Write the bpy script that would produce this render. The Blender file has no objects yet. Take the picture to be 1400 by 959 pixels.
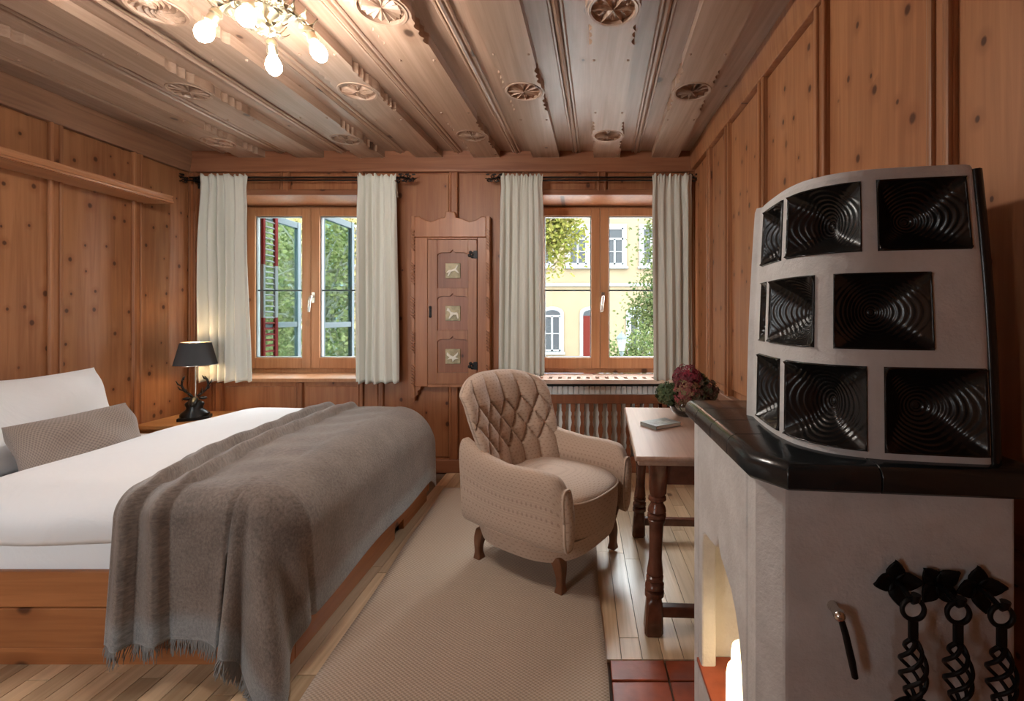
import bpy, bmesh, math, random
from mathutils import Vector, Matrix
from math import sin, cos, pi, sqrt, hypot, atan2, exp
random.seed(7)
scene = bpy.context.scene
COL = scene.collection
# ------------------------------------------------------------------ camera
cam_d = bpy.data.cameras.new('camera'); cam = bpy.data.objects.new('camera', cam_d); COL.objects.link(cam)
cam.location = (0, 0, 1.25); cam.rotation_euler = (pi/2, 0, 0)
cam_d.sensor_fit = 'HORIZONTAL'; cam_d.sensor_width = 36; cam_d.lens = 36*620/1400
cam_d.shift_x = -95/1400; cam_d.shift_y = -49.5/1400
cam_d.clip_start = .02; cam_d.clip_end = 300
scene.camera = cam
# ------------------------------------------------------------------ sky, daylight, exposure
SKY = 15.0
world = bpy.data.worlds.new('world'); scene.world = world; world.use_nodes = True
wn = world.node_tree.nodes; wl = world.node_tree.links
bg = wn['Background']
bg.inputs[0].default_value = (.90, .95, 1.0, 1); bg.inputs[1].default_value = SKY
for wx, wy, wz, sx_, sy_, ry in ((-2.34, 4.06, 1.47, 1.1, 1.4, -pi/2), (.16, 4.06, 1.47, 1.1, 1.4, -pi/2), (-2.5, -1.39, 1.5, .75, 1.2, pi/2)):   # portals: guide the sky light through the windows
    pd = bpy.data.lights.new('window_portal', 'AREA'); pd.shape = 'RECTANGLE'; pd.size = sx_; pd.size_y = sy_
    pd.cycles.is_portal = True
    po = bpy.data.objects.new('window_portal', pd); COL.objects.link(po)
    po.location = (wx, wy, wz); po.rotation_euler = (ry, 0, 0)
BULB = 195.0
LAMP = 55.0
CANDLE = 2.2
vs = scene.view_settings
vs.view_transform = 'Standard'; vs.look = 'None'; vs.exposure = 0.88; vs.gamma = 1.0; vs.use_curve_mapping = False
# ------------------------------------------------------------------ helpers
WM = {}
def wmat(o): return WM.get(o.name, Matrix.Identity(4))
class MB:
    def __init__(s): s.v = []; s.f = []; s.uv = []
    def add(s, vs_, fs, uvs=None):
        b = len(s.v); s.v += [tuple(p) for p in vs_]
        for i, f in enumerate(fs):
            s.f.append([b+j for j in f]); s.uv.append(uvs[i] if uvs else None)
        return s
    def box(s, x0, x1, y0, y1, z0, z1):
        return s.add([(x, y, z) for z in (z0, z1) for y in (y0, y1) for x in (x0, x1)],
                     [(0,2,3,1), (4,5,7,6), (0,1,5,4), (2,6,7,3), (0,4,6,2), (1,3,7,5)])
    def obox(s, c, size, M):
        c = Vector(c); vs_ = []
        for z in (-.5, .5):
            for y in (-.5, .5):
                for x in (-.5, .5): vs_.append(c + M @ Vector((x*size[0], y*size[1], z*size[2])))
        return s.add(vs_, [(0,2,3,1), (4,5,7,6), (0,1,5,4), (2,6,7,3), (0,4,6,2), (1,3,7,5)])
    def bar(s, p, q, w, h):
        p = Vector(p); q = Vector(q); d = q-p; M = d.to_track_quat('Z', 'Y').to_matrix()
        return s.obox((p+q)/2, (w, h, d.length), M)
    def prism(s, pts, axis, lo, hi):
        n = len(pts)
        def mk(a, b, t): return {'x': (t, a, b), 'y': (a, t, b), 'z': (a, b, t)}[axis]
        vs_ = [mk(a, b, lo) for a, b in pts] + [mk(a, b, hi) for a, b in pts]
        fs = [tuple(range(n))[::-1], tuple(range(n, 2*n))] + [(i, (i+1) % n, n+(i+1) % n, n+i) for i in range(n)]
        return s.add(vs_, fs)
    def lathe(s, prof, c=(0,0,0), n=20, sq=None):
        vs_ = []; fs = []
        for r, z in prof:
            for i in range(n):
                a = 2*pi*(i+.5)/n; vs_.append((c[0]+r*cos(a), c[1]+r*sin(a), c[2]+z))
        m = len(prof)
        for j in range(m-1):
            for i in range(n):
                fs.append((j*n+i, j*n+(i+1) % n, (j+1)*n+(i+1) % n, (j+1)*n+i))
        fs.append(tuple(range(n))[::-1]); fs.append(tuple(range((m-1)*n, m*n)))
        return s.add(vs_, fs)
    def tube(s, path, r, n=8, cap=True):
        path = [Vector(p) for p in path]; m = len(path); rs = r if isinstance(r, (list, tuple)) else [r]*m
        up = Vector((0, 0, 1)); vs_ = []; fs = []; prev = None
        for i, p in enumerate(path):
            d = (path[min(i+1, m-1)] - path[max(i-1, 0)])
            d = d.normalized() if d.length > 1e-9 else Vector((0,0,1))
            if prev is None: a = d.cross(up if abs(d.z) < .9 else Vector((1,0,0))).normalized()
            else: a = (prev - d*prev.dot(d)).normalized()
            prev = a; b = d.cross(a)
            for k in range(n):
                t = 2*pi*k/n; vs_.append(p + (a*cos(t)+b*sin(t))*rs[i])
        for i in range(m-1):
            for k in range(n): fs.append((i*n+k, i*n+(k+1) % n, (i+1)*n+(k+1) % n, (i+1)*n+k))
        if cap: fs.append(tuple(range(n))[::-1]); fs.append(tuple(range((m-1)*n, m*n)))
        return s.add(vs_, fs)
    def grid(s, fn, nu, nv, closed=False, uv=None):
        vs_ = []; fs = []; uvs = []
        cu = nu if closed else nu+1
        for j in range(nv+1):
            for i in range(cu): vs_.append(fn(i/nu, j/nv))
        for j in range(nv):
            for i in range(nu):
                i2 = (i+1) % cu
                fs.append((j*cu+i, j*cu+i2, (j+1)*cu+i2, (j+1)*cu+i))
                if uv: uvs.append([uv(i/nu, j/nv), uv((i+1)/nu, j/nv), uv((i+1)/nu, (j+1)/nv), uv(i/nu, (j+1)/nv)])
        return s.add(vs_, fs, uvs if uv else None)
    def sphere(s, c, r, n=12, m=8, sc=(1,1,1)):
        prof = [(max(r*sin(pi*j/m), 1e-4), -r*cos(pi*j/m)) for j in range(m+1)]
        b = len(s.v); s.lathe(prof, (0,0,0), n)
        for i in range(b, len(s.v)):
            v = s.v[i]; s.v[i] = (c[0]+v[0]*sc[0], c[1]+v[1]*sc[1], c[2]+v[2]*sc[2])
        return s
    def xf(s, fn): s.v = [tuple(fn(*p)) for p in s.v]; return s
    def mesh(s, name, smooth=None, fix=True):
        me = bpy.data.meshes.new(name); me.from_pydata(s.v, [], s.f)
        if any(u is not None for u in s.uv):
            L = me.uv_layers.new(name='UVMap'); k = 0
            for f, u in zip(s.f, s.uv):
                for j in range(len(f)):
                    if u: L.data[k].uv = u[j]
                    k += 1
        if fix:
            bm = bmesh.new(); bm.from_mesh(me); bmesh.ops.recalc_face_normals(bm, faces=bm.faces); bm.to_mesh(me); bm.free()
        if smooth is not None:
            me.polygons.foreach_set('use_smooth', [True]*len(me.polygons))
            if smooth < 179: me.set_sharp_from_angle(angle=math.radians(smooth))
        me.update(); return me
    def build(s, name, mat, parent=None, smooth=None, bevel=0, seg=2, solid=0, sub=0, local=False, fix=True):
        return link(name, s.mesh(name, smooth, fix), mat, parent, bevel, seg, solid, sub, local)
def link(name, me, mat, parent=None, bevel=0, seg=2, solid=0, sub=0, local=False):
    o = bpy.data.objects.new(name, me); COL.objects.link(o)
    if mat and not me.materials: me.materials.append(mat)
    if parent is not None:
        o.parent = parent
        if not local:
            o.matrix_parent_inverse = wmat(parent).inverted()
            WM[o.name] = Matrix.Identity(4)
        else: WM[o.name] = wmat(parent)
    if solid: m = o.modifiers.new('solid', 'SOLIDIFY'); m.thickness = solid; m.offset = 0
    if bevel: m = o.modifiers.new('bevel', 'BEVEL'); m.width = bevel; m.segments = seg; m.limit_method = 'ANGLE'; m.angle_limit = math.radians(35)
    if sub: m = o.modifiers.new('sub', 'SUBSURF'); m.levels = sub; m.render_levels = sub
    return o
def tag(o, label, cat, group=None, kind=None):
    if label: o['label'] = label
    if cat: o['category'] = cat
    if group: o['group'] = group
    if kind: o['kind'] = kind
    return o
def thing(name, label, cat, loc=(0,0,0), rotz=0, group=None, kind=None):
    o = bpy.data.objects.new(name, None); COL.objects.link(o); o.empty_display_size = .1
    o.location = loc; o.rotation_euler = (0, 0, rotz)
    WM[o.name] = Matrix.Translation(loc) @ Matrix.Rotation(rotz, 4, 'Z')
    return tag(o, label, cat, group, kind)
def lerp(a, b, t): return a+(b-a)*t
def sstep(a, b, x):
    t = min(1, max(0, (x-a)/(b-a))); return t*t*(3-2*t)
def interp(tab, x):
    if x <= tab[0][0]: return tab[0][1]
    for (a, b), (c, d) in zip(tab, tab[1:]):
        if x <= c: return b+(d-b)*(x-a)/(c-a)
    return tab[-1][1]
def clip(poly, nx, ny, d):          # keep nx*x+ny*y <= d
    out = []
    for i in range(len(poly)):
        p, q = poly[i], poly[(i+1) % len(poly)]
        a = nx*p[0]+ny*p[1]-d; b = nx*q[0]+ny*q[1]-d
        if a <= 0: out.append(p)
        if a*b < 0:
            t = a/(a-b); out.append((lerp(p[0], q[0], t), lerp(p[1], q[1], t)))
    return out
# ------------------------------------------------------------------ materials
class NT:
    def __init__(s, name):
        s.m = bpy.data.materials.new(name); s.m.use_nodes = True; s.t = s.m.node_tree
        s.b = s.t.nodes['Principled BSDF']; s.out = s.t.nodes['Material Output']
    def n(s, typ, ins=None, **kw):
        x = s.t.nodes.new(typ)
        for k, v in kw.items(): setattr(x, k, v)
        for k, v in (ins or {}).items(): s.set(x.inputs[k], v)
        return x
    def set(s, sock, v):
        if isinstance(v, bpy.types.NodeSocket): s.t.links.new(v, sock)
        elif isinstance(v, tuple) and len(v) == 3 and sock.type == 'RGBA': sock.default_value = (*v, 1)
        else: sock.default_value = v
    def math(s, op, a, b=0.0, c=0.0, clamp=False):
        x = s.n('ShaderNodeMath', operation=op); x.use_clamp = clamp
        s.set(x.inputs[0], a); s.set(x.inputs[1], b)
        if op in ('MULTIPLY_ADD', 'SMOOTH_MIN', 'COMPARE'): s.set(x.inputs[2], c)
        return x.outputs[0]
    def mr(s, v, a, b, lo=0.0, hi=1.0, smooth=True):
        x = s.n('ShaderNodeMapRange'); x.interpolation_type = 'SMOOTHSTEP' if smooth else 'LINEAR'
        for i, q in enumerate((v, a, b, lo, hi)): s.set(x.inputs[i], q)
        return x.outputs[0]
    def mix(s, f, a, b, blend='MIX'):
        x = s.n('ShaderNodeMix', data_type='RGBA', blend_type=blend)
        s.set(x.inputs[0], f); s.set(x.inputs[6], a); s.set(x.inputs[7], b); return x.outputs[2]
    def noise(s, vec, scale, detail=3, rough=.5, dist=0.0):
        x = s.n('ShaderNodeTexNoise', {'Scale': scale, 'Detail': detail, 'Roughness': rough, 'Distortion': dist})
        if vec is not None: s.set(x.inputs['Vector'], vec)
        return x.outputs[0]
    def bump(s, h, strength=.3, dist=.01):
        x = s.n('ShaderNodeBump', {'Strength': strength, 'Distance': dist, 'Height': h}); s.t.links.new(x.outputs[0], s.b.inputs['Normal'])
    def fin(s, col=None, rough=.5, metal=0.0, spec=.5, **kw):
        if col is not None: s.set(s.b.inputs['Base Color'], col)
        s.set(s.b.inputs['Roughness'], rough); s.set(s.b.inputs['Metallic'], metal); s.set(s.b.inputs['Specular IOR Level'], spec)
        for k, v in kw.items(): s.set(s.b.inputs[k.replace('_', ' ')], v)
        return s.m
def wood(name, light, dark, across='x', along='z', knots=.5, ks=6.5, rough=.45, knot_r=.095, var=.25, gscale=1.0, spec=.4):
    N = NT(name); tc = N.n('ShaderNodeTexCoord'); oi = N.n('ShaderNodeObjectInfo')
    off = N.math('MULTIPLY', oi.outputs['Random'], 41.0)
    sp = N.n('ShaderNodeSeparateXYZ', {0: tc.outputs['Object']})
    ax = {'x': 0, 'y': 1, 'z': 2}; third = ({'x', 'y', 'z'} - {across, along}).pop()
    A = N.math('ADD', sp.outputs[ax[across]], off); L = N.math('ADD', sp.outputs[ax[along]], off); T = sp.outputs[ax[third]]
    g = N.n('ShaderNodeCombineXYZ', {0: N.math('MULTIPLY', A, 38*gscale), 1: N.math('MULTIPLY', L, 1.6*gscale), 2: N.math('MULTIPLY', T, 38*gscale)})
    g1 = N.noise(g.outputs[0], 1.0, 4, .55, .8)
    g2v = N.n('ShaderNodeCombineXYZ', {0: N.math('MULTIPLY', A, 6), 1: N.math('MULTIPLY', L, .7), 2: T})
    g2 = N.noise(g2v.outputs[0], 1.0, 2, .5, .3)
    f = N.math('ADD', N.math('MULTIPLY', g1, .55), N.math('MULTIPLY', g2, .45))
    col = N.mix(N.mr(f, .30, .68), dark, light)
    tone = N.math('ADD', N.math('MULTIPLY', oi.outputs['Random'], var), 1-var/2)
    tn = N.n('ShaderNodeCombineColor', {0: tone, 1: tone, 2: tone})
    col = N.mix(1.0, col, tn.outputs[0], 'MULTIPLY')
    if knots > 0:
        kv = N.n('ShaderNodeCombineXYZ', {0: N.math('MULTIPLY', A, ks), 1: N.math('MULTIPLY', L, ks*.75), 2: 0.0})
        vo = N.n('ShaderNodeTexVoronoi', {'Vector': kv.outputs[0], 'Scale': 1.0, 'Randomness': .85}, voronoi_dimensions='2D')
        vs3 = N.n('ShaderNodeSeparateColor', {0: vo.outputs['Color']})
        gate = N.mr(vs3.outputs[0], 1-knots, 1-knots+.02)
        rad = N.math('MULTIPLY', N.math('ADD', vs3.outputs[1], .5), knot_r)
        d = N.math('ADD', vo.outputs['Distance'], N.math('MULTIPLY', N.math('SUBTRACT', g1, .5), .05))
        core = N.math('MULTIPLY', N.mr(d, rad, N.math('MULTIPLY', rad, .45)), gate)
        halo = N.math('MULTIPLY', N.mr(d, N.math('MULTIPLY', rad, 3.0), rad), N.math('MULTIPLY', gate, .35))
        dk = (dark[0]*.22, dark[1]*.17, dark[2]*.15)
        col = N.mix(halo, col, (dark[0]*.75, dark[1]*.6, dark[2]*.5)); col = N.mix(N.math('MULTIPLY', core, .9), col, dk)
    N.bump(g1, .12, .004)
    return N.fin(col, rough, 0, spec)
def plain(name, col, rough=.5, metal=0.0, spec=.5, bump=0, bscale=200, var=0.0, **kw):
    N = NT(name); c = col
    if var or bump:
        tc = N.n('ShaderNodeTexCoord'); h = N.noise(tc.outputs['Object'], bscale, 4, .6)
        if bump: N.bump(h, bump, .004)
        if var:
            h2 = N.noise(tc.outputs['Object'], bscale*.15, 3, .6)
            c = N.mix(N.mr(h2, .3, .7), tuple(q*(1-var) for q in col), tuple(min(1, q*(1+var)) for q in col))
    return N.fin(c, rough, metal, spec, **kw)
def glass(name, tint=(1,1,1), refl=.06):
    N = NT(name); tr = N.n('ShaderNodeBsdfTransparent', {0: tint}); gl = N.n('ShaderNodeBsdfGlossy', {'Roughness': .02})
    fr = N.n('ShaderNodeFresnel', {0: 1.45}); mx = N.n('ShaderNodeMixShader', {0: N.math('MULTIPLY', fr.outputs[0], refl*12, clamp=True), 1: tr.outputs[0], 2: gl.outputs[0]})
    N.t.links.new(mx.outputs[0], N.out.inputs[0]); return N.m
def emit(name, col, strength):
    N = NT(name); return N.fin((.8,.8,.8), .5, Emission_Color=(*col, 1), Emission_Strength=strength)
PINE_L, PINE_D = (.42, .188, .083), (.275, .108, .044)
M = {}
M['pine_x'] = wood('pine_panel_side_walls', PINE_L, PINE_D, 'y', 'z', .72, 8.5)
M['pine_y'] = wood('pine_panel_end_walls', (.40,.165,.07), (.26,.09,.036), 'x', 'z', .35, 6)
M['batten'] = wood('pine_batten', (.42,.19,.085), (.28,.108,.045), 'y', 'z', .15, 5)
M['batten_y'] = wood('pine_batten_back', (.36,.145,.062), (.23,.08,.032), 'x', 'z', .1, 5)
M['beam_y'] = wood('pine_beam_along', (.28,.145,.085), (.17,.083,.046), 'z', 'y', .3, 5, knot_r=.11)
M['beam_x'] = wood('pine_beam_across', (.34,.14,.07), (.23,.085,.04), 'z', 'x', .1, 5)
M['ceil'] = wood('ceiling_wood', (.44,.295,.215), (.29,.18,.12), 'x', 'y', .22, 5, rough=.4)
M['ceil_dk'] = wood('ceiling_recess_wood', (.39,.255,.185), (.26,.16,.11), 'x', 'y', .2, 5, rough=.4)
M['oak'] = wood('oak_floor', (.66,.49,.32), (.46,.31,.18), 'x', 'y', .06, 5, rough=.30, var=.5, spec=.5)
M['frame'] = wood('window_frame_wood', (.50,.245,.12), (.38,.17,.075), 'x', 'z', .03, 4, rough=.35)
M['sill'] = wood('radiator_sill_wood', (.62,.46,.38), (.48,.33,.26), 'z', 'x', .02, 4, rough=.22)  # paler than the frames: window reflection put into the colour
M['bed'] = wood('bed_pine', (.41,.155,.052), (.27,.09,.027), 'z', 'x', .5, 4.5, knot_r=.09)
M['bed_y'] = wood('bed_pine_foot', (.41,.155,.052), (.27,.09,.027), 'z', 'y', .25, 4.5, knot_r=.10)
M['night'] = wood('nightstand_pine', (.56,.27,.10), (.40,.17,.055), 'y', 'x', .25, 6)
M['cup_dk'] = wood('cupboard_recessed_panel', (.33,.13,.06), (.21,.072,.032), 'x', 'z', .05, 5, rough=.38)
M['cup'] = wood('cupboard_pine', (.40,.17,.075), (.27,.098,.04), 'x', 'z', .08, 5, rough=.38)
M['table'] = wood('table_top_wood', (.50,.34,.26), (.36,.22,.16), 'x', 'y', .12, 5, rough=.3)
M['turned'] = plain('turned_walnut', (.115,.04,.022), .22, bump=.05, bscale=60, var=.35)
M['shelf'] = wood('shelf_wood', (.46,.22,.11), (.33,.135,.06), 'x', 'y', .12, 5, rough=.3)
M['rad_wood'] = wood('radiator_cover_wood', (.27,.10,.045), (.18,.062,.028), 'x', 'z', .05, 5, rough=.35)
M['rad'] = plain('radiator_enamel', (.80,.82,.80), .35)
M['iron'] = plain('wrought_iron', (.012,.011,.011), .45, .6, bump=.15, bscale=90)
M['bronze'] = plain('dark_bronze', (.035,.036,.036), .28, .8, bump=.25, bscale=70)
M['chrome'] = plain('satin_nickel', (.72,.68,.62), .25, 1.0)
M['brass'] = plain('antique_brass', (.42,.36,.25), .3, .9, var=.4, bscale=60)
M['spacer'] = plain('aluminium_spacer', (.16,.16,.16), .5)
M['glass'] = glass('window_glass', (.97,.98,.97), .03)
M['glass_t'] = glass('outer_casement_glass', (.60,.76,.75), .02)
M['vase'] = glass('vase_glass', (.84,.88,.85), .22)
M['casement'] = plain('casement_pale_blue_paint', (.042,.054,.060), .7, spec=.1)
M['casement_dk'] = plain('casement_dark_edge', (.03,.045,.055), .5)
def linen():
    N = NT('white_linen'); tc = N.n('ShaderNodeTexCoord'); o = tc.outputs['Object']
    h = N.math('ADD', N.math('MULTIPLY', N.noise(o, 5, 4, .55, .8), 1.0), N.math('MULTIPLY', N.noise(o, 400, 2, .5), .03))
    N.bump(h, .35, .03); return N.fin((.84,.84,.85), .85, 0, .2, Sheen_Weight=.2)
M['white_sheet'] = linen()
def plaster():
    N = NT('stove_plaster'); tc = N.n('ShaderNodeTexCoord'); o = tc.outputs['Object']
    a = N.noise(o, 22, 5, .6); b = N.noise(o, 120, 3, .6)
    N.bump(N.math('ADD', a, N.math('MULTIPLY', b, .35)), .35, .012)
    c = N.mix(N.mr(N.noise(o, 9, 4, .6), .35, .7), (.60,.585,.57), (.70,.69,.68))
    sp = N.n('ShaderNodeSeparateXYZ', {0: o}); wob = N.math('MULTIPLY', N.math('SUBTRACT', N.noise(o, 14, 3, .6), .5), .05)
    st = None                                # rubbed rust marks behind the hanging irons
    for xi in (.598, .680, .750):
        d = N.math('ABSOLUTE', N.math('SUBTRACT', N.math('ADD', sp.outputs[0], wob), xi)); k = N.math('MULTIPLY', N.mr(d, .017, .009), N.mr(sp.outputs[2], .705, .675))
        st = k if st is None else N.math('MAXIMUM', st, k)
    st = N.math('MULTIPLY', st, N.mr(sp.outputs[1], .90, .89))
    c = N.mix(N.math('MULTIPLY', st, .45), c, (.36,.22,.14))
    return N.fin(c, .85, 0, .2)
M['plaster'] = plaster()
M['tile_red'] = plain('terracotta', (.34,.075,.032), .35, bump=.2, bscale=40, var=.35)
M['grout'] = plain('grout', (.20,.15,.115), .9)
M['kachel'] = plain('black_glazed_tile', (.009,.0085,.008), .26, spec=.5, bump=.08, bscale=45)
M['slab'] = plain('dark_green_glaze', (.012,.016,.018), .2, spec=.6, bump=.15, bscale=35, var=.3)
def stripe_fabric(name, c1, c2, su, sv, amt=.5, bump=.4, rough=.95):
    N = NT(name); tc = N.n('ShaderNodeTexCoord'); sp = N.n('ShaderNodeSeparateXYZ', {0: tc.outputs['UV']})
    a = N.math('SINE', N.math('MULTIPLY', sp.outputs[0], 2*pi/su)); b = N.math('SINE', N.math('MULTIPLY', sp.outputs[1], 2*pi/sv))
    w = N.math('MULTIPLY', a, b); n = N.noise(tc.outputs['UV'], 300, 3, .7)
    f = N.math('ADD', N.math('MULTIPLY', w, .5), N.math('MULTIPLY', n, 1.0))
    c = N.mix(N.math('MULTIPLY', N.mr(f, .2, .95), amt), c1, c2)
    N.bump(f, bump, .003); return N.fin(c, rough, 0, .15, Sheen_Weight=.25)
M['rug'] = stripe_fabric('jute_rug', (.57,.445,.34), (.36,.265,.19), .018, .013, .9, .8)
M['cushion'] = stripe_fabric('knitted_cushion', (.36,.29,.25), (.20,.155,.13), .012, .012, .8, .6)
M['curtain'] = stripe_fabric('sage_linen', (.68,.68,.61), (.60,.60,.53), .003, .003, .5, .15)
def chair_fab():
    N = NT('dotted_chair_fabric'); tc = N.n('ShaderNodeTexCoord'); sp = N.n('ShaderNodeSeparateXYZ', {0: tc.outputs['UV']})
    v = N.math('MULTIPLY', sp.outputs[1], 1/.020); row = N.math('FLOOR', v)
    u = N.math('ADD', N.math('MULTIPLY', sp.outputs[0], 1/.026), N.math('MULTIPLY', row, .5))
    fu = N.math('SUBTRACT', N.math('FRACT', u), .5); fv = N.math('SUBTRACT', N.math('FRACT', v), .5)
    d = N.math('MAXIMUM', N.math('MULTIPLY', N.math('ABSOLUTE', fu), 1.0), N.math('MULTIPLY', N.math('ABSOLUTE', fv), 1.35))
    dot = N.mr(d, .24, .16)
    n = N.noise(tc.outputs['UV'], 420, 2, .7)
    rib = N.math('SINE', N.math('MULTIPLY', sp.outputs[1], 2*pi/.005))
    base = N.mix(N.mr(n, .3, .7), (.49,.355,.265), (.58,.43,.33))
    c = N.mix(N.math('MULTIPLY', dot, .42), base, (.26,.155,.11))
    h = N.math('ADD', N.math('MULTIPLY', rib, .25), N.math('SUBTRACT', n, N.math('MULTIPLY', dot, .6)))
    N.bump(h, .35, .003); return N.fin(c, .85, 0, .2, Sheen_Weight=.25)
M['chair'] = chair_fab()
def wool():
    N = NT('mohair_throw'); tc = N.n('ShaderNodeTexCoord'); sp = N.n('ShaderNodeSeparateXYZ', {0: tc.outputs['UV']})
    n = N.noise(tc.outputs['UV'], 85, 5, .8); n2 = N.noise(tc.outputs['UV'], 7, 3, .6)
    f = N.math('ADD', N.math('MULTIPLY', n, .7), N.math('MULTIPLY', n2, .3))
    c = N.mix(N.mr(f, .3, .7), (.085,.060,.047), (.29,.225,.185))
    edge = N.math('MAXIMUM', N.mr(sp.outputs[1], .11, .05), N.mr(sp.outputs[0], .11, .05))
    c = N.mix(N.math('MULTIPLY', edge, .75), c, N.mix(N.mr(f, .3, .7), (.15,.165,.17), (.38,.40,.41)))
    N.bump(n, .7, .006); return N.fin(c, 1.0, 0, .05, Sheen_Weight=.5, Sheen_Roughness=.6)
M['wool'] = wool()
M['fringe'] = plain('throw_fringe', (.27,.26,.25), .95)
M['shade'] = plain('charcoal_lamp_shade', (.05,.052,.055), .85, bump=.15, bscale=300)
M['shade_in'] = plain('lamp_shade_lining', (.75,.68,.55), .8)
M['chair_leg'] = plain('brown_chair_leg', (.17,.065,.028), .35, var=.25, bscale=60)
M['book'] = plain('grey_green_book_cover', (.26,.27,.25), .5, var=.2, bscale=60)
M['paper'] = plain('book_pages', (.72,.68,.6), .9)
M['relief'] = plain('cream_ceramic', (.80,.76,.66), .4)
M['relief_bg'] = plain('ochre_ceramic', (.42,.36,.22), .5, bump=.4, bscale=120, var=.3)
M['dark'] = plain('slot_shade_dark', (.02,.018,.016), .9)
# ================================================================== SETTING
XL, XR, YB, YR = -3.10, .90, 3.60, -1.25
ZC, ZF = 2.530, 2.478          # ceiling recess plane, lower face of the raised boards
W1, W2, WH = -2.34, .16, .57  # window centres, half width
WZ0, WZ1 = .75, 2.19
def S(o): o['kind'] = 'structure'; return o
# floor
fl = S(MB().box(XL-.1, XR+.1, YR-.1, YB+.35, -.06, -.012).build('floor', M['grout']))
rng = random.Random(3)
pw = .0755; shared = {}
nst = int((XR-XL)/pw)
for i in range(nst):
    x0 = XL+i*pw; x1 = x0+pw
    y = .35 - rng.random()*.9
    if x0 < -1.1: y = .75-rng.random()*.5
    while y < YB:
        ln = rng.choice((.62, .84, 1.06)); y2 = min(y+ln, YB+.02)
        a, b = max(y, .3), y2
        y += ln
        if b <= .42: continue
        if x0 < -1.12 and a > 1.72 : continue                      # under the bed
        if x0 < -1.12 and b > 2.0: b = 2.0
        if x1 > .10 and a < 1.642:
            if b <= 1.66: continue
            a = 1.642
        if b-a < .04: continue
        xx1 = x1
        key = (round(b-a, 3))
        if key not in shared:
            shared[key] = MB().box(0, pw-.0026, 0, key-.0026, -.012, 0).mesh('floor_plank')
        o = link('floor_plank', shared[key], M['oak'], fl); o.location = (x0, a, rng.uniform(-.0004, .0004))
# terracotta hearth tiles on the floor
cols = [.10, .30, .51, .72, .9]; rows = [1.642, 1.547, 1.337, 1.127, .917, .707, .497, .3]
for c0, c1 in zip(cols, cols[1:]):
    for r1, r0 in zip(rows, rows[1:]):
        if c0 > .35 and r1 < 1.4 and r0 > .9: continue
        MB().box(c0+.003, c1-.003, r0+.003, r1-.003, -.014, rng.uniform(-.002, 0)).build('floor_tile', M['tile_red'], fl, bevel=.003)
# walls: plain shells behind the panelling
wl_ = S(MB().box(XL-.12, XL, YR-.1, YB+.45, -.05, 2.75).build('wall_left', M['pine_x']))
wr_ = S(MB().box(XR, XR+.12, YR-.1, YB+.45, -.05, 2.75).build('wall_right', M['pine_x']))
RX0, RX1, RZ0, RZ1 = -2.9, -2.1, .90, 2.10     # unseen window behind the camera, added for fill light
wrear = S(MB().box(XL, RX0, YR-.12, YR, -.05, 2.75).box(RX1, XR, YR-.12, YR, -.05, 2.75).box(RX0, RX1, YR-.12, YR, -.05, RZ0).box(RX0, RX1, YR-.12, YR, RZ1, 2.75).build('wall_rear', M['pine_y']))
wb = MB()
YO = 4.05
wb.box(XL-.12, W1-WH, YB, YO, -.05, 2.75); wb.box(W1+WH, W2-WH, YB, YO, -.05, 2.75); wb.box(W2+WH, XR+.12, YB, YO, -.05, 2.75)
wb.box(W1-WH, W1+WH, YB, YO, WZ1, 2.75); wb.box(W2-WH, W2+WH, YB, YO, WZ1, 2.75)
wb.box(W1-WH, W1+WH, YB, YO, -.05, WZ0-.03); wb.box(W2-WH, W2+WH, 3.88, YO, -.05, WZ0-.03)
wbk = S(wb.build('wall_back', M['pine_y']))
# left wall: raised panels between battens
lb = [YR, .05, .60, 1.15, 1.65, 2.15, 2.655, 3.145, 3.585]
for a, b in zip(lb, lb[1:]):
    MB().box(XL-.01, XL+.012, a+.03, b-.03, .09, 2.36).build('panel', M['pine_x'], wl_, bevel=.008)
for a in lb[1:-1]:
    MB().box(XL, XL+.022, a-.033, a+.033, .09, 2.385).build('batten', M['batten'], wl_, bevel=.004)
    for s_ in (-1, 1):
        MB().box(XL+.018, XL+.032, a+s_*.024-.009, a+s_*.024+.009, .09, 2.385).build('batten_bead', M['batten'], wl_, bevel=.005)
S(MB().box(XL, XL+.03, YR, YB, 0, .105).build('baseboard_left', M['beam_y'], bevel=.006))
S(MB().prism([(XL, 2.365), (XL+.035, 2.365), (XL+.04, 2.40), (XL+.05, 2.47), (XL+.05, 2.6), (XL, 2.6)], 'y', YR, YB).build('trim_1', M['beam_y'], bevel=.004))
# right wall
rb = [YR, -.55, .02, .56, 1.105, 1.657, 2.20, 2.72, 3.11, 3.585]
for a, b in zip(rb, rb[1:]):
    MB().box(XR-.012, XR+.01, a+.03, b-.03, .80, 2.38).build('panel', M['pine_x'], wr_, bevel=.008)
    MB().box(XR-.012, XR+.01, a+.03, b-.03, .10, .70).build('panel', M['pine_x'], wr_, bevel=.008)
for a in rb[1:-1]:
    MB().box(XR-.024, XR, a-.036, a+.036, .10, 2.40).build('batten', M['batten'], wr_, bevel=.004)
    for s_ in (-1, 1):
        MB().box(XR-.036, XR-.02, a+s_*.026-.010, a+s_*.026+.010, .10, 2.40).build('batten_bead', M['batten'], wr_, bevel=.006)
MB().box(XR-.045, XR, YR, YB, .715, .765).build('dado_rail', M['beam_y'], wr_, bevel=.006)
S(MB().box(XR-.03, XR, YR, YB, 0, .105).build('baseboard_right', M['beam_y'], bevel=.006))
S(MB().prism([(XR, 2.385), (XR-.04, 2.385), (XR-.045, 2.42), (XR-.05, 2.5), (XR-.05, 2.6), (XR, 2.6)], 'y', YR, YB).build('trim_2', M['batten'], bevel=.004))
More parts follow.
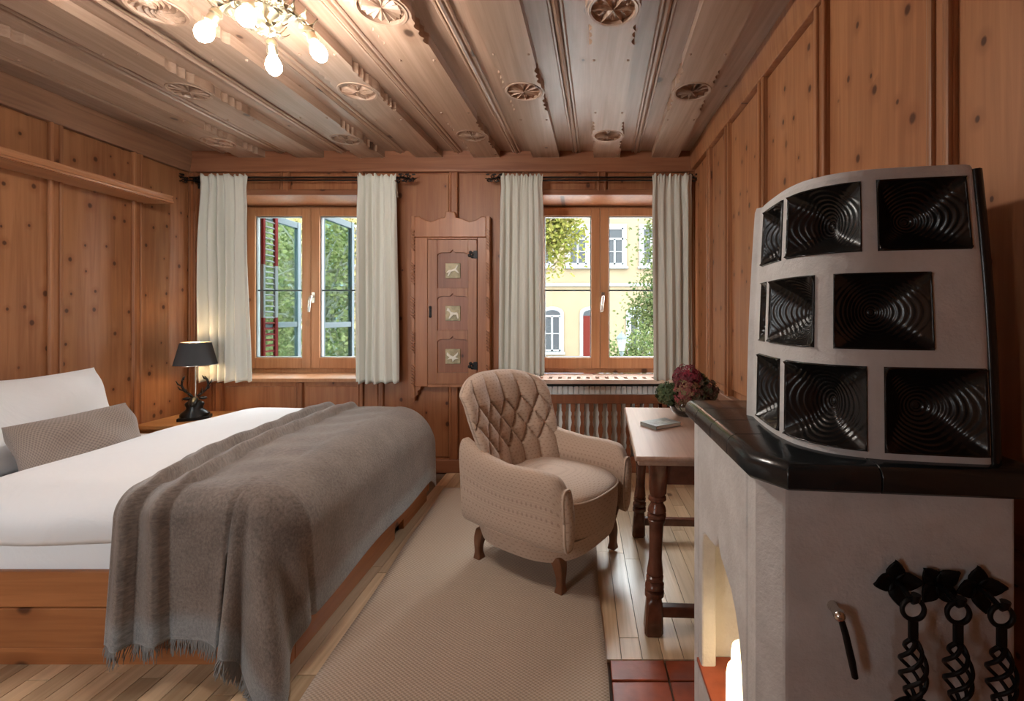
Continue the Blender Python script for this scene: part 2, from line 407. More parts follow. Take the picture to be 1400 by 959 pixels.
# back wall panelling
def bx_(name, x0, x1, z0, z1, d, mat, bev=.006, par=None): return MB().box(x0, x1, YB-d, YB+.01, z0, z1).build(name, mat, par or wbk, bevel=bev)
for x0, x1, z0, z1 in ((-1.72, -1.05, .12, 2.36), (-.97, -.47, .12, 2.36), (XL+.06, W1-WH-.02, .12, 2.36), (W2+WH+.03, XR-.05, .12, 2.36),
                       (-2.82, -2.27, .12, .68), (-2.19, -1.75, .12, .68),
                       (W1-WH, W1-.05, 2.235, 2.36), (W1+.05, W1+WH, 2.235, 2.36), (W2-WH, W2-.05, 2.235, 2.36), (W2+.05, W2+WH, 2.235, 2.36)):
    bx_('panel', x0, x1, z0, z1, .010, M['pine_y'])
for xc, z0, z1, w in ((-1.01, .105, 2.385, .036), (-1.59, .105, .71, .03), (-2.23, .105, .71, .03), (-2.87, .105, .71, .036),
                      (W1, 2.22, 2.385, .035), (W2, 2.22, 2.385, .035), (-1.745, .105, 2.385, .022), (-.44, .105, 2.385, .024), (XL+.03, .1, 2.385, .03), (XR-.03, .1, 2.385, .03)):
    bx_('batten', xc-w, xc+w, z0, z1, .022, M['batten_y'], .004)
    for s_ in (-1, 1): MB().box(xc+s_*w*.7-.008, xc+s_*w*.7+.008, YB-.032, YB-.015, z0, z1).build('batten_bead', M['batten_y'], wbk, bevel=.005)
bx_('header_rail', W1-WH-.02, W1+WH+.02, 2.19, 2.235, .03, M['beam_x']); bx_('header_rail', W2-WH-.02, W2+WH+.02, 2.19, 2.235, .03, M['beam_x'])
S(MB().box(XL, XR, YB-.035, YB, 0, .105).build('baseboard_back', M['beam_x'], bevel=.008))
S(MB().prism([(YB, 2.37), (YB-.045, 2.37), (YB-.05, 2.385), (YB-.05, 2.55), (YB, 2.55)], 'x', XL, XR).build('trim_3', M['beam_x'], bevel=.005))
# ------------------------------------------------------------------ ceiling
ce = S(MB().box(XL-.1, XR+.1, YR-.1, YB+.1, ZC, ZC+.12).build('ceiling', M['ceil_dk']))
SK = .0405
def shear(x, y, z): return (x+SK*(y-3.55), y, z)
def rosette_depth(r, th, typ):
    if r > .90: return .75*(1-(r-.90)/.10)+.12
    if r > .86: return 1.0
    if r > .84: return .1
    q = r/.84
    if typ == 0:   # sixteen rays
        n = 16; w = abs(((th*n/(2*pi)) % 1)-.5)*2
        return (.15+.8*w)*(.35+.65*q) if q < .82 + .1*w else .1
    if typ == 1:   # swirl
        n = 12; w = ((th+1.6*q)*n/(2*pi)) % 1
        return .1+.85*w if w < .8 else .9*(1-w)/.2
    if typ == 2:   # six-petalled flowers
        n = 6; w = abs(((th*n/(2*pi)) % 1)-.5)*2; a = sin(pi*min(1, q*1.02)); p = max(0, 1-abs(1-w)/(max(.05, a)*.55))
        w2 = abs((((th+pi/6)*n/(2*pi)) % 1)-.5)*2; p2 = max(0, 1-abs(1-w2)/.25)*max(0, 1-abs(q-.72)/.22)
        return .05+.9*max(p, p2)
    if typ == 3:   # eight petals
        n = 12; w = abs(((th*n/(2*pi)) % 1)-.5)*2; a = sin(pi*min(1, q**.8)); p = max(0, 1-abs(1-w)/(max(.05, a)*.6))
        return .05+.95*p
    n = 4; w = abs(((th*n/(2*pi)) % 1)-.5)*2; a = sin(pi*min(1, q)); p = max(0, 1-abs(1-w)/(max(.05, a)*.9))
    return .15+.8*abs(sin(p*pi*1.5))
RO = .104
def rosette(board, xc, yc, typ, R=RO):
    nr, nt_ = 30, 120
    def fn(u, v):
        r = max(v, .001); th = 2*pi*u
        z = ZF-.0035 if r > .93 else ZF+.0145-.0165*rosette_depth(r, th, typ)
        if r > .995: z = ZF+.001
        return (xc+R*r*cos(th), yc+R*r*sin(th), z)
    return MB().grid(fn, nt_, nr, closed=True).build('rosette', M['ceil'], board, smooth=25, fix=False)
bcs = [(.653, 1), (.198, 0), (-.275, 1), (-.739, 0), (-1.19, 1), (-1.644, 0), (-2.12, 1), (-2.58, 0)]
rot_types = [[3, 3, 3], [3, 2, 0], [3, 0, 1], [4, 0, 2], [4, 0, 3], [4, 1, 2], [3, 4, 0], [2, 2, 2]]
for bi, (bx, odd) in enumerate(bcs):
    ros = [2.50, 1.20, -.10] if odd else [3.12, 1.83, .55]
    if bi == 5: ros[0] = 3.19
    if bi == 7: ros[0] = 3.24
    m = MB(); vs_ = []; fs = []
    def hw(y):
        d = min(abs(y-r) for r in ros)
        if d < .085: return max(.102, sqrt(max(0, .113**2-d*d)))
        if d < .235:
            t = (d-.085)/.15*3; k = t % 1
            return .103 - .015*sin(pi*k)**.8
        return .103
    def hc(y):
        d = min(abs(y-r) for r in ros if r > .9); q = RO*.972
        return sqrt(q*q-d*d) if d < q else 0.0
    ys = [YR]; yy = YR
    while yy < 3.56:
        yy += .004 if min(abs(yy-r) for r in ros) < .24 else .03
        ys.append(min(yy, 3.56))
    for y in ys:
        h = hw(y); c = min(hc(y), h-.002)
        for x_, z in ((-h, ZF), (-c, ZF), (c, ZF), (h, ZF), (h, ZC+.01), (-h, ZC+.01)): vs_.append(shear(bx+x_, y, z))
    for j in range(len(ys)-1):
        for k in (0, 2, 3, 5): fs.append((j*6+k, j*6+(k+1) % 6, (j+1)*6+(k+1) % 6, (j+1)*6+k))
    bd = m.add(vs_, fs).build('ceiling_board', M['ceil'], ce, fix=False)
    for k, ry in enumerate(ros):
        if ry < .9: continue
        x, y, z = shear(bx, ry, 0); rosette(bd, x, y, rot_types[bi][k])
    pg = MB()
    for ry in ros:
        for dy in (-.36, .36):
            for s_ in (-1, 1):
                x, y, z = shear(bx+s_*.082, ry+dy, 0); pg.sphere((x, y, ZF), .007, 8, 6)
    pg.build('pegs', M['ceil_dk'], bd)
mx = [.425, -.04, -.507, -.965, -1.417, -1.88, -2.35, -2.80]
for xm in mx:
    prof = [(-.034, 0), (-.034, .010), (-.028, .016), (-.020, .016), (-.016, .006), (-.010, .020), (0, .026), (.010, .020), (.016, .006), (.020, .016), (.028, .016), (.034, .010), (.034, 0)]
    MB().prism([(xm+a, ZC-b+.003) for a, b in prof], 'y', YR, 3.56).xf(shear).build('ceiling_molding', M['ceil'], ce)
# ------------------------------------------------------------------ windows
def ring(x0, x1, z0, z1, wx, wt, wbm, y0, y1):
    return MB().box(x0, x0+wx, y0, y1, z0, z1).box(x1-wx, x1, y0, y1, z0, z1).box(x0+wx, x1-wx, y0, y1, z1-wt, z1).box(x0+wx, x1-wx, y0, y1, z0, z0+wbm)
def make_window(n, xc, label):
    w = thing('window_%d' % n, label, None, (xc, 3.93, WZ0), kind='structure')
    x0, x1 = xc-WH, xc+WH
    ring(x0, x1, WZ0-.01, WZ1, .03, .035, .06, 3.945, 4.03).build('window_frame', M['frame'], w, bevel=.004)
    for k, (a, b) in enumerate(((x0+.018, xc-.001), (xc+.001, x1-.018))):
        sl, sr = (.07, .075) if k == 0 else (.075, .07)
        g = MB().box(a, a+sl, 3.92, 3.985, WZ0+.03, WZ1-.018).box(b-sr, b, 3.92, 3.985, WZ0+.03, WZ1-.018)
        g.box(a+sl, b-sr, 3.92, 3.985, WZ1-.09, WZ1-.018).box(a+sl, b-sr, 3.92, 3.985, WZ0+.03, WZ0+.125)
        sash = g.build('sash', M['frame'], w, bevel=.005)
        ring(a+sl-.004, b-sr+.004, WZ0+.12, WZ1-.086, .012, .012, .012, 3.935, 3.97).build('glazing_bead', M['spacer'], sash)
        MB().box(a+sl, b-sr, 3.950, 3.956, WZ0+.123, WZ1-.088).build('glass_pane', M['glass'], sash)
        MB().box(a+sl, b-sr, 3.945, 3.962, 1.452, 1.464).build('glazing_bar', M['casement_dk'], sash)
    h = MB().box(xc+.012, xc+.040, 3.912, 3.921, 1.35, 1.44)
    h.tube([(xc+.026, 3.915, 1.405), (xc+.026, 3.885, 1.405), (xc+.026, 3.872, 1.395), (xc+.020, 3.868, 1.36), (xc+.014, 3.870, 1.30), (xc+.014, 3.872, 1.27)], [.010, .010, .012, .012, .011, .008], 10)
    h.build('window_handle', M['chrome'], w, smooth=50)
    return w
w3 = thing('window_3', 'unseen wooden window added behind the camera for fill light', None, (-2.5, YR, RZ0), kind='structure')
ring(RX0, RX1, RZ0, RZ1, .07, .07, .07, YR-.1, YR-.03).build('window_frame', M['frame'], w3, bevel=.004)
for k in range(2):
    a_ = RX0+.07+k*.335; MB().box(a_, a_+.325, YR-.07, YR-.064, RZ0+.07, RZ1-.07).build('glass_pane', M['glass'], w3)
    if k: MB().box(a_-.04, a_+.03, YR-.1, YR-.03, RZ0+.07, RZ1-.07).build('mullion', M['frame'], w3, bevel=.004)
w1 = make_window(1, W1, 'wooden double casement window behind the table lamp')
w2 = make_window(2, W2, 'wooden double casement window above the radiator')
MB().box(W1-WH-.05, W1+WH+.05, YB-.035, 3.94, WZ0-.035, WZ0-.005).build('window_sill', M['frame'], w1, bevel=.006)
# sill over the radiator with a row of vent slots
sl = MB(); xs0, xs1 = W2-WH-.03, W2+WH+.12
sl.box(xs0, xs1, YB-.055, 3.61, WZ0-.045, WZ0-.012); sl.box(xs0, xs1, 3.72, 3.94, WZ0-.045, WZ0-.012)
nslot = 17; pitch = (xs1-xs0)/nslot
for i in range(nslot+1):
    sl.box(max(xs0, xs0+i*pitch-.024), min(xs1, xs0+i*pitch+.024), 3.61, 3.72, WZ0-.045, WZ0-.012)
sl.build('window_sill', M['sill'], w2, bevel=.003)
MB().box(xs0+.02, xs1-.02, 3.605, 3.74, WZ0-.062, WZ0-.056).build('slot_shade_sheet', M['dark'], w2)  # dark sheet under the slots, added to stand in for shade
# ================================================================== RADIATOR AND COVER
rc = thing('radiator_cover', 'dark wood radiator cover with sawn wavy slats under the window', 'radiator cover', (W2, 3.6, 0))
MB().box(W2-WH-.05, W2+WH+.16, YB-.03, YB, .545, .615).build('top_rail', M['rad_wood'], rc, bevel=.004)
MB().box(W2-WH-.05, W2+WH+.16, YB-.03, YB, .045, .125).build('bottom_rail', M['rad_wood'], rc, bevel=.004)
prof = [(0, .0185), (.055, .0185), (.07, .011), (.09, .011), (.105, .0155), (.15, .0095), (.17, .0125), (.195, .0185), (.225, .0185), (.25, .0125), (.27, .0095), (.315, .0155), (.33, .011), (.35, .011), (.365, .0185), (.42, .0185)]
pts = [(-w, .125+h) for h, w in prof] + [(w, .125+h) for h, w in prof[::-1]]
slat_me = MB().prism(pts, 'y', YB-.022, YB-.006).mesh('slat')
x = W2-WH-.02
while x < W2+WH+.15:
    o = link('slat', slat_me, M['rad_wood'], rc); o.location = (x, 0, 0); x += .0725
ra = thing('radiator', 'pale grey panel radiator behind the wavy wooden slats', 'radiator', (W2-.02, 3.72, .1))
m = MB()
for i in range(24):
    xx = -.40+i*.0425; m.box(xx, xx+.036, 3.622, 3.632, .12, .675)
m.build('front_fins', M['rad'], ra, bevel=.003)
MB().box(-.41, .62, 3.632, 3.72, .11, .665).build('radiator_body', M['rad'], ra, bevel=.006)
MB().tube([(.60, 3.70, .15), (.68, 3.70, .15), (.68, 3.70, -.01)], .012).build('pipe', M['rad'], ra, smooth=60)
# ================================================================== CURTAINS AND RODS
def curtain(px0t, px1t, px0b, px1b, zb, folds, label, seed, ph=0):
    r_ = random.Random(seed); sc_ = 177.0; Y0 = 3.462
    xt0, xt1, xb0, xb1 = [(p-795)/sc_ for p in (px0t, px1t, px0b, px1b)]
    offs = [r_.uniform(-.25, .25) for _ in range(folds*2+2)]
    zt = 2.315
    def fn(u, v):
        z = lerp(zt, zb, v)
        wob = offs[int(u*folds*2) % len(offs)]
        uu = u + .012*sin(7*u+seed)*v
        x = lerp(lerp(xt0, xt1, uu), lerp(xb0, xb1, uu), sstep(0, 1, v))
        # pinch below the gathered heading
        c_ = (xt0+xt1)/2
        x = lerp(x, lerp(c_, x, .96), exp(-((v-.06)/.05)**2))
        a = lerp(.018, .034, sstep(.02, .35, v))*(1-.2*v)*(.75+.35*sin(3*u+seed))
        t = 2*pi*folds*(u+.02*sin(9*u+seed*2)) + ph
        y = Y0 + a*(sin(t)+.25*sin(2.3*t+seed)) + .010*sin(5*v+8*u+seed)
        if v < .06: y += .008*sin(2*pi*folds*2.7*u+seed)*(1-v/.06); z += .010*sin(2*pi*folds*1.6*u+seed)*(1-v/.06)
        if v > .97: z += .006*sin(2*pi*folds*u+1)
        return (x, y, z)
    w = abs(xb1-xb0)*1.7
    o = MB().grid(fn, folds*14, 60, uv=lambda u, v: (u*w, v*1.6)).build('curtain', M['curtain'], None, smooth=180, solid=.004)
    return tag(o, label, 'curtain', 'sage linen curtains')
curtain(275, 344, 273, 349, .735, 6, 'pale sage curtain hanging directly behind the table lamp', 1)
curtain(490, 545, 488, 547, .725, 5, 'pale sage curtain hanging between the left window and the wall cupboard', 2, 1)
curtain(685, 743, 682, 745, .78, 6, 'pale sage curtain behind the armchair, right of the wall cupboard', 3, 2)
curtain(890, 945, 893, 946, .745, 5, 'pale sage curtain in the corner above the flower vase', 4, 3)
def scroll(m, c, r, a0, turns, r_end, rad, dirx=1):
    P = []
    for i in range(26):
        t = i/25; a = a0+turns*2*pi*t; rr = lerp(r, r_end, t)
        P.append((c[0]+dirx*rr*cos(a), c[1]+.012*sin(3*a), c[2]+rr*sin(a)))
    m.tube(P, rad, 6)
def rod(x0, x1, label, fins):
    t = thing('curtain_rod', label, 'curtain rod', ((x0+x1)/2, 3.5, 2.29), group='wrought iron curtain rods')
    MB().tube([(x0, 3.535, 2.318), (x1, 3.535, 2.318)], .007, 10).build('rod', M['iron'], t, smooth=60)
    MB().tube([(x0, 3.512, 2.288), (x1, 3.512, 2.288)], .006, 10).build('rod', M['iron'], t, smooth=60)
    for xb in (x0+.06, x1-.06):
        MB().bar((xb, 3.50, 2.29), (xb, 3.578, 2.29), .014, .03).box(xb-.02, xb+.02, 3.565, 3.578, 2.24, 2.34).build('bracket', M['iron'], t, bevel=.002)
    for xe, d in fins:
        m = MB(); rr = random.Random(int(abs(xe)*100))
        m.tube([(xe, 3.49, 2.30), (xe+d*.06, 3.49, 2.305), (xe+d*.11, 3.488, 2.29), (xe+d*.16, 3.488, 2.295)], [.007, .007, .006, .003], 6)
        for k in range(5):
            cx = xe+d*(.02+.028*k); s_ = 1 if k % 2 else -1
            scroll(m, (cx, 3.488, 2.30+s_*.014), .022-.002*k, rr.random()*6, 1.1*s_, .006, .0035, d)
        for k in range(6):      # small forged leaves
            cx = xe+d*(.01+.026*k); zz = 2.30+(.026 if k % 2 else -.024); a = rr.uniform(-.6, .6)
            m.sphere((cx, 3.485, zz), .013, 6, 5, (1.3, .3, .55))
        m.build('leaf_finial', M['iron'], t, smooth=60)
rod(-3.055, -1.43, 'wrought iron curtain rod above the window by the bed', ((-3.03, -1), (-1.43, 1)))
rod(-.60, .83, 'wrought iron curtain rod above the window by the stove', ((-.58, -1), (.80, 1)))
MB_ = MB().tube([(-1.42, 3.45, 2.27), (-1.405, 3.45, 2.25), (-1.40, 3.45, 2.15), (-1.392, 3.45, 2.14)], [.005, .005, .006, .008], 8)
tag(MB_.build('curtain_pull', M['chrome'], None, smooth=60), 'thin metal curtain pull hanging from the left window rod', 'curtain pull')
# ================================================================== WALL CUPBOARD
cp = thing('wall_cupboard', 'carved pine wall cupboard with three ivory tiles between the windows', 'cupboard', (-1.02, 3.58, .58))
cx0, cx1, cz0, cz1 = -1.325, -.715, .686, 2.02
yf = 3.535
def cpx(p): return (p-795)/175.0          # columns measured on the cupboard front
fr = MB().box(-1.30, cpx(585), yf, 3.6, cz0, 1.85).box(cpx(653), -.74, yf, 3.6, cz0, 1.85).box(cpx(585), cpx(653), yf, 3.6, 1.835, 1.85).box(cpx(585), cpx(653), yf, 3.6, cz0-.005, cz0+.02)
fr.build('frame', M['cup'], cp, bevel=.004)
MB().box(-1.29, -.75, 3.575, 3.6, cz0, 1.85).build('back_panel', M['cup'], cp)
crest = [(-1.30, 1.85), (-.74, 1.85), (-.74, 2.005), (-.775, 2.015), (-.82, 1.985), (-.87, 1.97), (-.93, 1.995), (-.975, 2.005), (-.985, 2.05), (-1.055, 2.05), (-1.065, 2.005), (-1.11, 1.995), (-1.17, 1.97), (-1.22, 1.985), (-1.265, 2.015), (-1.30, 2.005)]
MB().prism(crest, 'y', yf-.012, 3.6).build('crest', M['cup'], cp, bevel=.006)
for sx in (-1, 1):
    xc = -1.02+sx*.292
    st = MB().box(xc-.014, xc+.014, yf-.006, 3.6, .60, 2.015)
    st.build('rope_stile', M['cup'], cp, bevel=.003)
    m = MB()
    for g in range(5):
        for k in range(7):
            z = .70+g*.265+k*.024
            m.obox((xc, yf-.010, z), (.036, .020, .011), Matrix.Rotation(.7, 3, 'Y'))
    m.build('rope_carving', M['cup'], cp, bevel=.003)['kind'] = 'stuff'
    br = [(0, cz0), (.062, cz0), (.055, cz0-.025), (.035, cz0-.035), (.040, cz0-.06), (.015, cz0-.085), (.012, cz0-.115), (0, cz0-.12)]
    MB().prism([(-1.02+sx*(.295-a), z) for a, z in br], 'y', yf+.005, 3.6).build('bracket', M['cup'], cp, bevel=.003)
dx0, dx1 = cpx(585)+.004, cpx(653)-.004
pz = [(cpx(598.5), cpx(640.5), 1.455, 1.735), (cpx(598.5), cpx(640.5), 1.125, 1.395), (cpx(598.5), cpx(640.5), .795, 1.060)]
dm = MB().box(dx0, pz[0][0], yf-.006, yf+.02, cz0+.022, 1.832).box(pz[0][1], dx1, yf-.006, yf+.02, cz0+.022, 1.832)
def arch(x0, x1, z1, drop, ztop):       # rail piece whose lower edge is a keel arch
    xm = (x0+x1)/2; hwid = (x1-x0)/2; pts = [(x0, ztop), (x0, z1-drop)]
    for i in range(1, 12):
        t = -1+i/6; q = abs(t)
        z = z1-drop*max(0, (q-.72)/.28)**2 - .004
        if q < .12: z += .022*(1-q/.12)
        pts.append((xm+t*hwid, z))
    pts += [(x1, z1-drop), (x1, ztop)]
    return pts
tops = [1.832, pz[0][2], pz[1][2]]
for (a, b, z0, z1), tp in zip(pz, tops): dm.prism(arch(a, b, z1, .022, tp), 'y', yf-.006, yf+.02)
dm.box(pz[0][0], pz[0][1], yf-.006, yf+.02, cz0+.022, pz[2][2])
door = dm.build('door', M['cup'], cp, bevel=.002)
figs = [  # abstract leaping animals, polygons in tile units
    [[(-.8,-.2),(-.5,.1),(-.1,.15),(.3,.3),(.6,.75),(.75,.7),(.5,.2),(.85,-.3),(.75,-.35),(.3,-.02),(-.2,-.15),(-.55,-.75),(-.7,-.7),(-.5,-.2),(-.85,-.35)]],
    [[(-.7,.7),(-.55,.75),(-.2,.2),(.2,.1),(.6,.15),(.75,-.1),(.8,-.7),(.65,-.7),(.5,-.2),(.1,-.2),(-.4,-.75),(-.55,-.7),(-.3,-.1),(-.45,.2),(-.8,.35)]],
    [[(-.75,.55),(-.2,.1),(.1,.0),(.75,.6),(.7,.2),(.4,-.1),(.8,-.3),(.3,-.4),(.0,-.75),(-.1,-.3),(-.75,-.4),(-.4,-.1),(-.8,.15)]]]
for k, (a, b, z0, z1) in enumerate(pz):
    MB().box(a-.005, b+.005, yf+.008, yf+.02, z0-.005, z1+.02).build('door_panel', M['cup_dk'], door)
    tx, tz = cpx(619.5), [1.59, 1.258, .922][k]; h = .058
    tl = MB().box(tx-h, tx+h, yf-.002, yf+.01, tz-h, tz+h).build('ivory_tile', M['relief_bg'], door, bevel=.003)
    m = MB()
    for f in figs[k]: m.prism([(tx+p*h, tz+q*h) for p, q in f], 'y', yf-.009, yf)
    m.build('relief', M['relief'], door, bevel=.002)
for hz in (1.715, .85):
    m = MB(); hx = cpx(648)
    for k in range(4):
        a = k*pi/2+.4; m.sphere((hx-.016+.016*cos(a), yf-.009, hz+.018*sin(a)), .014, 8, 6, (1, .35, 1))
    m.box(hx, hx+.03, yf-.012, yf-.005, hz-.03, hz+.03)
    m.build('hinge', M['iron'], cp, smooth=50)
m = MB().box(dx0+.012, dx0+.030, yf-.012, yf-.005, 1.24, 1.30)
m.sphere((dx0+.021, yf-.012, 1.305), .011, 8, 6, (1, .4, 1)).sphere((dx0+.021, yf-.012, 1.235), .012, 8, 6, (1, .4, 1)).tube([(dx0+.021, yf-.012, 1.275), (dx0+.021, yf-.03, 1.275)], .004, 6)
m.build('lock_plate', M['iron'], cp, smooth=50)
# ================================================================== WALL SHELF
sh = thing('wall_shelf', 'long wooden wall shelf running above the bed head', 'shelf', (XL, 2.0, 2.03))
MB().prism([(XL+.012, 2.062), (XL+.215, 2.062), (XL+.218, 2.072), (XL+.224, 2.078), (XL+.224, 2.083), (XL+.012, 2.083)], 'y', .6, 3.195).build('shelf_board', M['shelf'], sh)
MB().prism([(XL+.212, 2.034), (XL+.226, 2.034), (XL+.230, 2.040), (XL+.222, 2.050), (XL+.222, 2.062), (XL+.212, 2.062)], 'y', .6, 3.195).build('front_molding', M['shelf'], sh)
MB().box(XL+.012, XL+.212, .6, 3.195, 2.030, 2.062).build('shelf_underside', M['shelf'], sh)
# ================================================================== CHANDELIER
chx, chy = -1.18, 1.68
cd = thing('ceiling_lamp', 'ornate leafy brass ceiling lamp with four bare glowing bulbs', 'ceiling lamp', (chx, chy, 2.478))
MB().lathe([(.001, 2.30), (.018, 2.305), (.03, 2.325), (.022, 2.345), (.05, 2.375), (.045, 2.40), (.06, 2.425), (.085, 2.455), (.09, 2.478)], (chx, chy, 0), 24).build('canopy', M['brass'], cd, smooth=40)
bulbs = [(-1.1375, 1.55), (-1.32, 1.62), (-1.234, 1.81), (-1.025, 1.73)]
emB = emit('bulb_glow', (1, .95, .88), BULB)
def leaf(m, p, d, up, L, w, curl=.3, n=6):
    p = Vector(p); d = Vector(d).normalized(); up = Vector(up).normalized(); sd = d.cross(up).normalized(); vs_ = []; fs = []
    for i in range(n+1):
        t = i/n; c = p + d*L*t + up*(L*curl*sin(pi*t*.9)-.3*L*t*t*curl); ww = w*sin(pi*(.12+.88*t)**.8)*(.75+.25*cos(t*n*pi))
        vs_ += [c-sd*ww+up*ww*.5, c, c+sd*ww+up*ww*.5]
    for i in range(n):
        for k in range(2): fs.append((i*3+k, i*3+k+1, i*3+k+4, i*3+k+3))
    m.add(vs_, fs)
for bi, (bx, by) in enumerate(bulbs):
    d = Vector((bx-chx, by-chy, 0)); L = d.length; d.normalize(); z0 = 2.385
    arm = MB(); P = []
    for i in range(9):
        t = i/8; P.append((chx+d.x*L*.9*t, chy+d.y*L*.9*t, z0+.035*sin(pi*t)-.05*t*t))
    arm.tube(P, [.008]*9, 8)
    ao = arm.build('arm', M['brass'], cd, smooth=60)
    lf = MB()
    for k in range(3):
        b_ = P[2+2*k]
        for s_ in (-1, 1):
            sd = Vector((-d.y, d.x, 0))*s_
            leaf(lf, b_, d*.6+sd*.8, (0, 0, -1), .075, .019, .35)
        leaf(lf, b_, d, (0, 0, -1), .07, .016, .5)
    lf.build('leaves', M['brass'], ao, smooth=180, solid=.003)
    # cup and bulb tilt outward and down
    ax = (d*.45+Vector((0, 0, -1))).normalized(); c0 = Vector(P[-1])
    q = ax.to_track_quat('Z', 'Y').to_matrix()
    cup = MB().lathe([(.010, -.01), (.018, .0), (.022, .012), (.017, .018), (.020, .045), (.016, .05)], (0,0,0), 16)
    cup.xf(lambda x, y, z: c0+q@Vector((x, y, z))); cup.build('socket', M['brass'], ao, smooth=40)
    bl = MB().lathe([(.010, .045), (.014, .052), (.024, .07), (.029, .088), (.027, .104), (.016, .12), (.002, .127)], (0,0,0), 16)
    bl.xf(lambda x, y, z: c0+q@Vector((x, y, z))); bl.build('bulb', emB, ao, smooth=180)
fw = MB()
for a in range(6):
    t = a*pi/3; leaf(fw, (chx+.09, chy-.07, 2.37), (cos(t), sin(t), -.2), (0, 0, -1), .035, .014, .3)
    leaf(fw, (chx, chy, 2.34), (cos(t), sin(t), .25), (0, 0, -1), .085, .022, .5)
fw.build('flower_ornament', M['brass'], cd, smooth=180, solid=.003)
# ================================================================== NIGHTSTAND AND LAMP
ns = thing('nightstand', 'pine nightstand in the corner between bed and window wall', 'nightstand', (-2.8, 3.3, 0))
MB().box(XL+.035, -2.50, 3.085, 3.565, .462, .490).build('top', M['night'], ns, bevel=.006)
MB().box(XL+.04, -2.52, 3.12, 3.56, .0, .462).build('body', M['night'], ns, bevel=.003)
MB().box(-3.04, -2.54, 3.108, 3.122, .30, .445).build('drawer_front', M['night'], ns, bevel=.006)
lx, ly, lz = -2.80, 3.285, .490
lp = thing('table_lamp', 'stag-head table lamp with charcoal shade on the nightstand', 'lamp', (lx, ly, lz), .5)
MB().box(-.09, .09, -.06, .06, 0, .022).build('base', M['iron'], lp, bevel=.003, local=True)
st = MB()
st.grid(lambda u, v: ((.055*(1-v)**.7+.027+.012*sin(3*pi*v))*cos(2*pi*u), (.040*(1-v)**.7+.024)*sin(2*pi*u)-.012*v, .02+.12*v), 20, 14, closed=True)
st.grid(lambda u, v: ((.030*sqrt(max(0, 1-(2*v-1)**4))*lerp(1, .6, v))*cos(2*pi*u), -.005-.085*v, .148-.035*v+(.030*sqrt(max(0, 1-(2*v-1)**4))*lerp(1, .55, v))*sin(2*pi*u)), 16, 14, closed=True)
stag = st.build('stag_head', M['bronze'], lp, smooth=180, local=True)
for s_ in (-1, 1):
    MB().sphere((s_*.045, .0, .152), .024, 10, 8, (1.1, .35, .5)).build('ear', M['bronze'], stag, smooth=180, local=True)
    a = MB(); A = [(s_*.015, .0, .165), (s_*.035, .008, .185), (s_*.062, .012, .21), (s_*.075, .008, .245), (s_*.070, -.005, .285), (s_*.060, -.012, .31)]
    a.tube(A, [.009, .009, .008, .007, .006, .003], 8)
    for k, (ddx, ddz) in ((1, (.012, .03)), (2, (.03, .022)), (3, (.026, .03)), (4, (-.022, .022))):
        p = A[k]; a.tube([p, (p[0]+s_*ddx*.6, p[1]-.022, p[2]+ddz*.5), (p[0]+s_*ddx, p[1]-.030, p[2]+ddz+.012)], [.006, .005, .002], 6)
    a.build('antler', M['bronze'], stag, smooth=180, local=True)
MB().tube([(0, .02, .02), (0, .02, .45)], .006, 10).build('stem', M['chrome'], lp, smooth=60, local=True)
def cone(r0, z0, r1, z1):
    return MB().grid(lambda u, v: (lerp(r0, r1, v)*cos(2*pi*u), .02+lerp(r0, r1, v)*sin(2*pi*u), lerp(z0, z1, v)), 40, 1, closed=True)
shd = cone(.128, .392, .090, .556).build('lamp_shade', M['shade'], lp, smooth=180, local=True, fix=False)
cone(.126, .392, .088, .556).build('shade_lining', M['shade_in'], shd, smooth=180, local=True, fix=False)
for r, z in ((.128, .392), (.090, .556)):
    MB().tube([(r*cos(2*pi*i/40), .02+r*sin(2*pi*i/40), z) for i in range(41)], .003, 6).build('shade_rim', M['chrome'], shd, smooth=60, local=True)
sp_ = MB()
for k in range(3):
    a = k*2*pi/3; sp_.tube([(0, .02, .44), (.100*cos(a), .02+.100*sin(a), .50)], .002, 5)
sp_.lathe([(.014, .40), (.014, .45)], (0, .02, 0), 12)
sp_.build('socket', M['chrome'], lp, smooth=60, local=True)
MB().sphere((0, .02, .475), .026, 12, 8).build('bulb', emit('lamp_glow', (1, .72, .42), LAMP), lp, smooth=180, local=True)
# ================================================================== BED
BX0, BX1, BY0, BY1 = -3.06, -1.03, 1.61, 3.07
bd_ = thing('bed_frame', 'low pine bed frame with plank side and plinth', 'bed', (-2.0, 2.34, 0))
MB().box(BX0, BX1, BY0, BY0+.03, .062, .205).build('side_board', M['bed'], bd_, bevel=.004)
MB().box(BX0, BX1, BY0+.001, BY0+.03, .208, .335).build('side_board', M['bed'], bd_, bevel=.004)
MB().box(BX0, BX1, BY1-.03, BY1, .062, .335).build('side_board', M['bed'], bd_, bevel=.004)
MB().box(BX1-.03, BX1, BY0+.031, BY1-.031, .062, .335).build('foot_board', M['bed_y'], bd_, bevel=.004)
MB().box(BX0, BX1-.006, BY0+.006, BY0+.03, 0, .060).build('plinth', M['bed'], bd_, bevel=.003)
MB().box(BX1-.036, BX1-.006, BY0+.031, 2.52, 0, .060).box(BX1-.036, BX1-.006, 2.64, BY1-.031, 0, .060).build('plinth', M['bed_y'], bd_, bevel=.003)
MB().box(BX0, BX0+.03, BY0+.031, BY1-.031, .062, .60).build('head_board', M['bed_y'], bd_, bevel=.004)
MB().box(BX0+.03, BX1-.03, BY0+.03, BY1-.03, .18, .24).build('slat_base', M['bed'], bd_)
mt = MB().box(BX0+.032, BX1-.01, BY0+.018, BY1-.018, .24, .455)
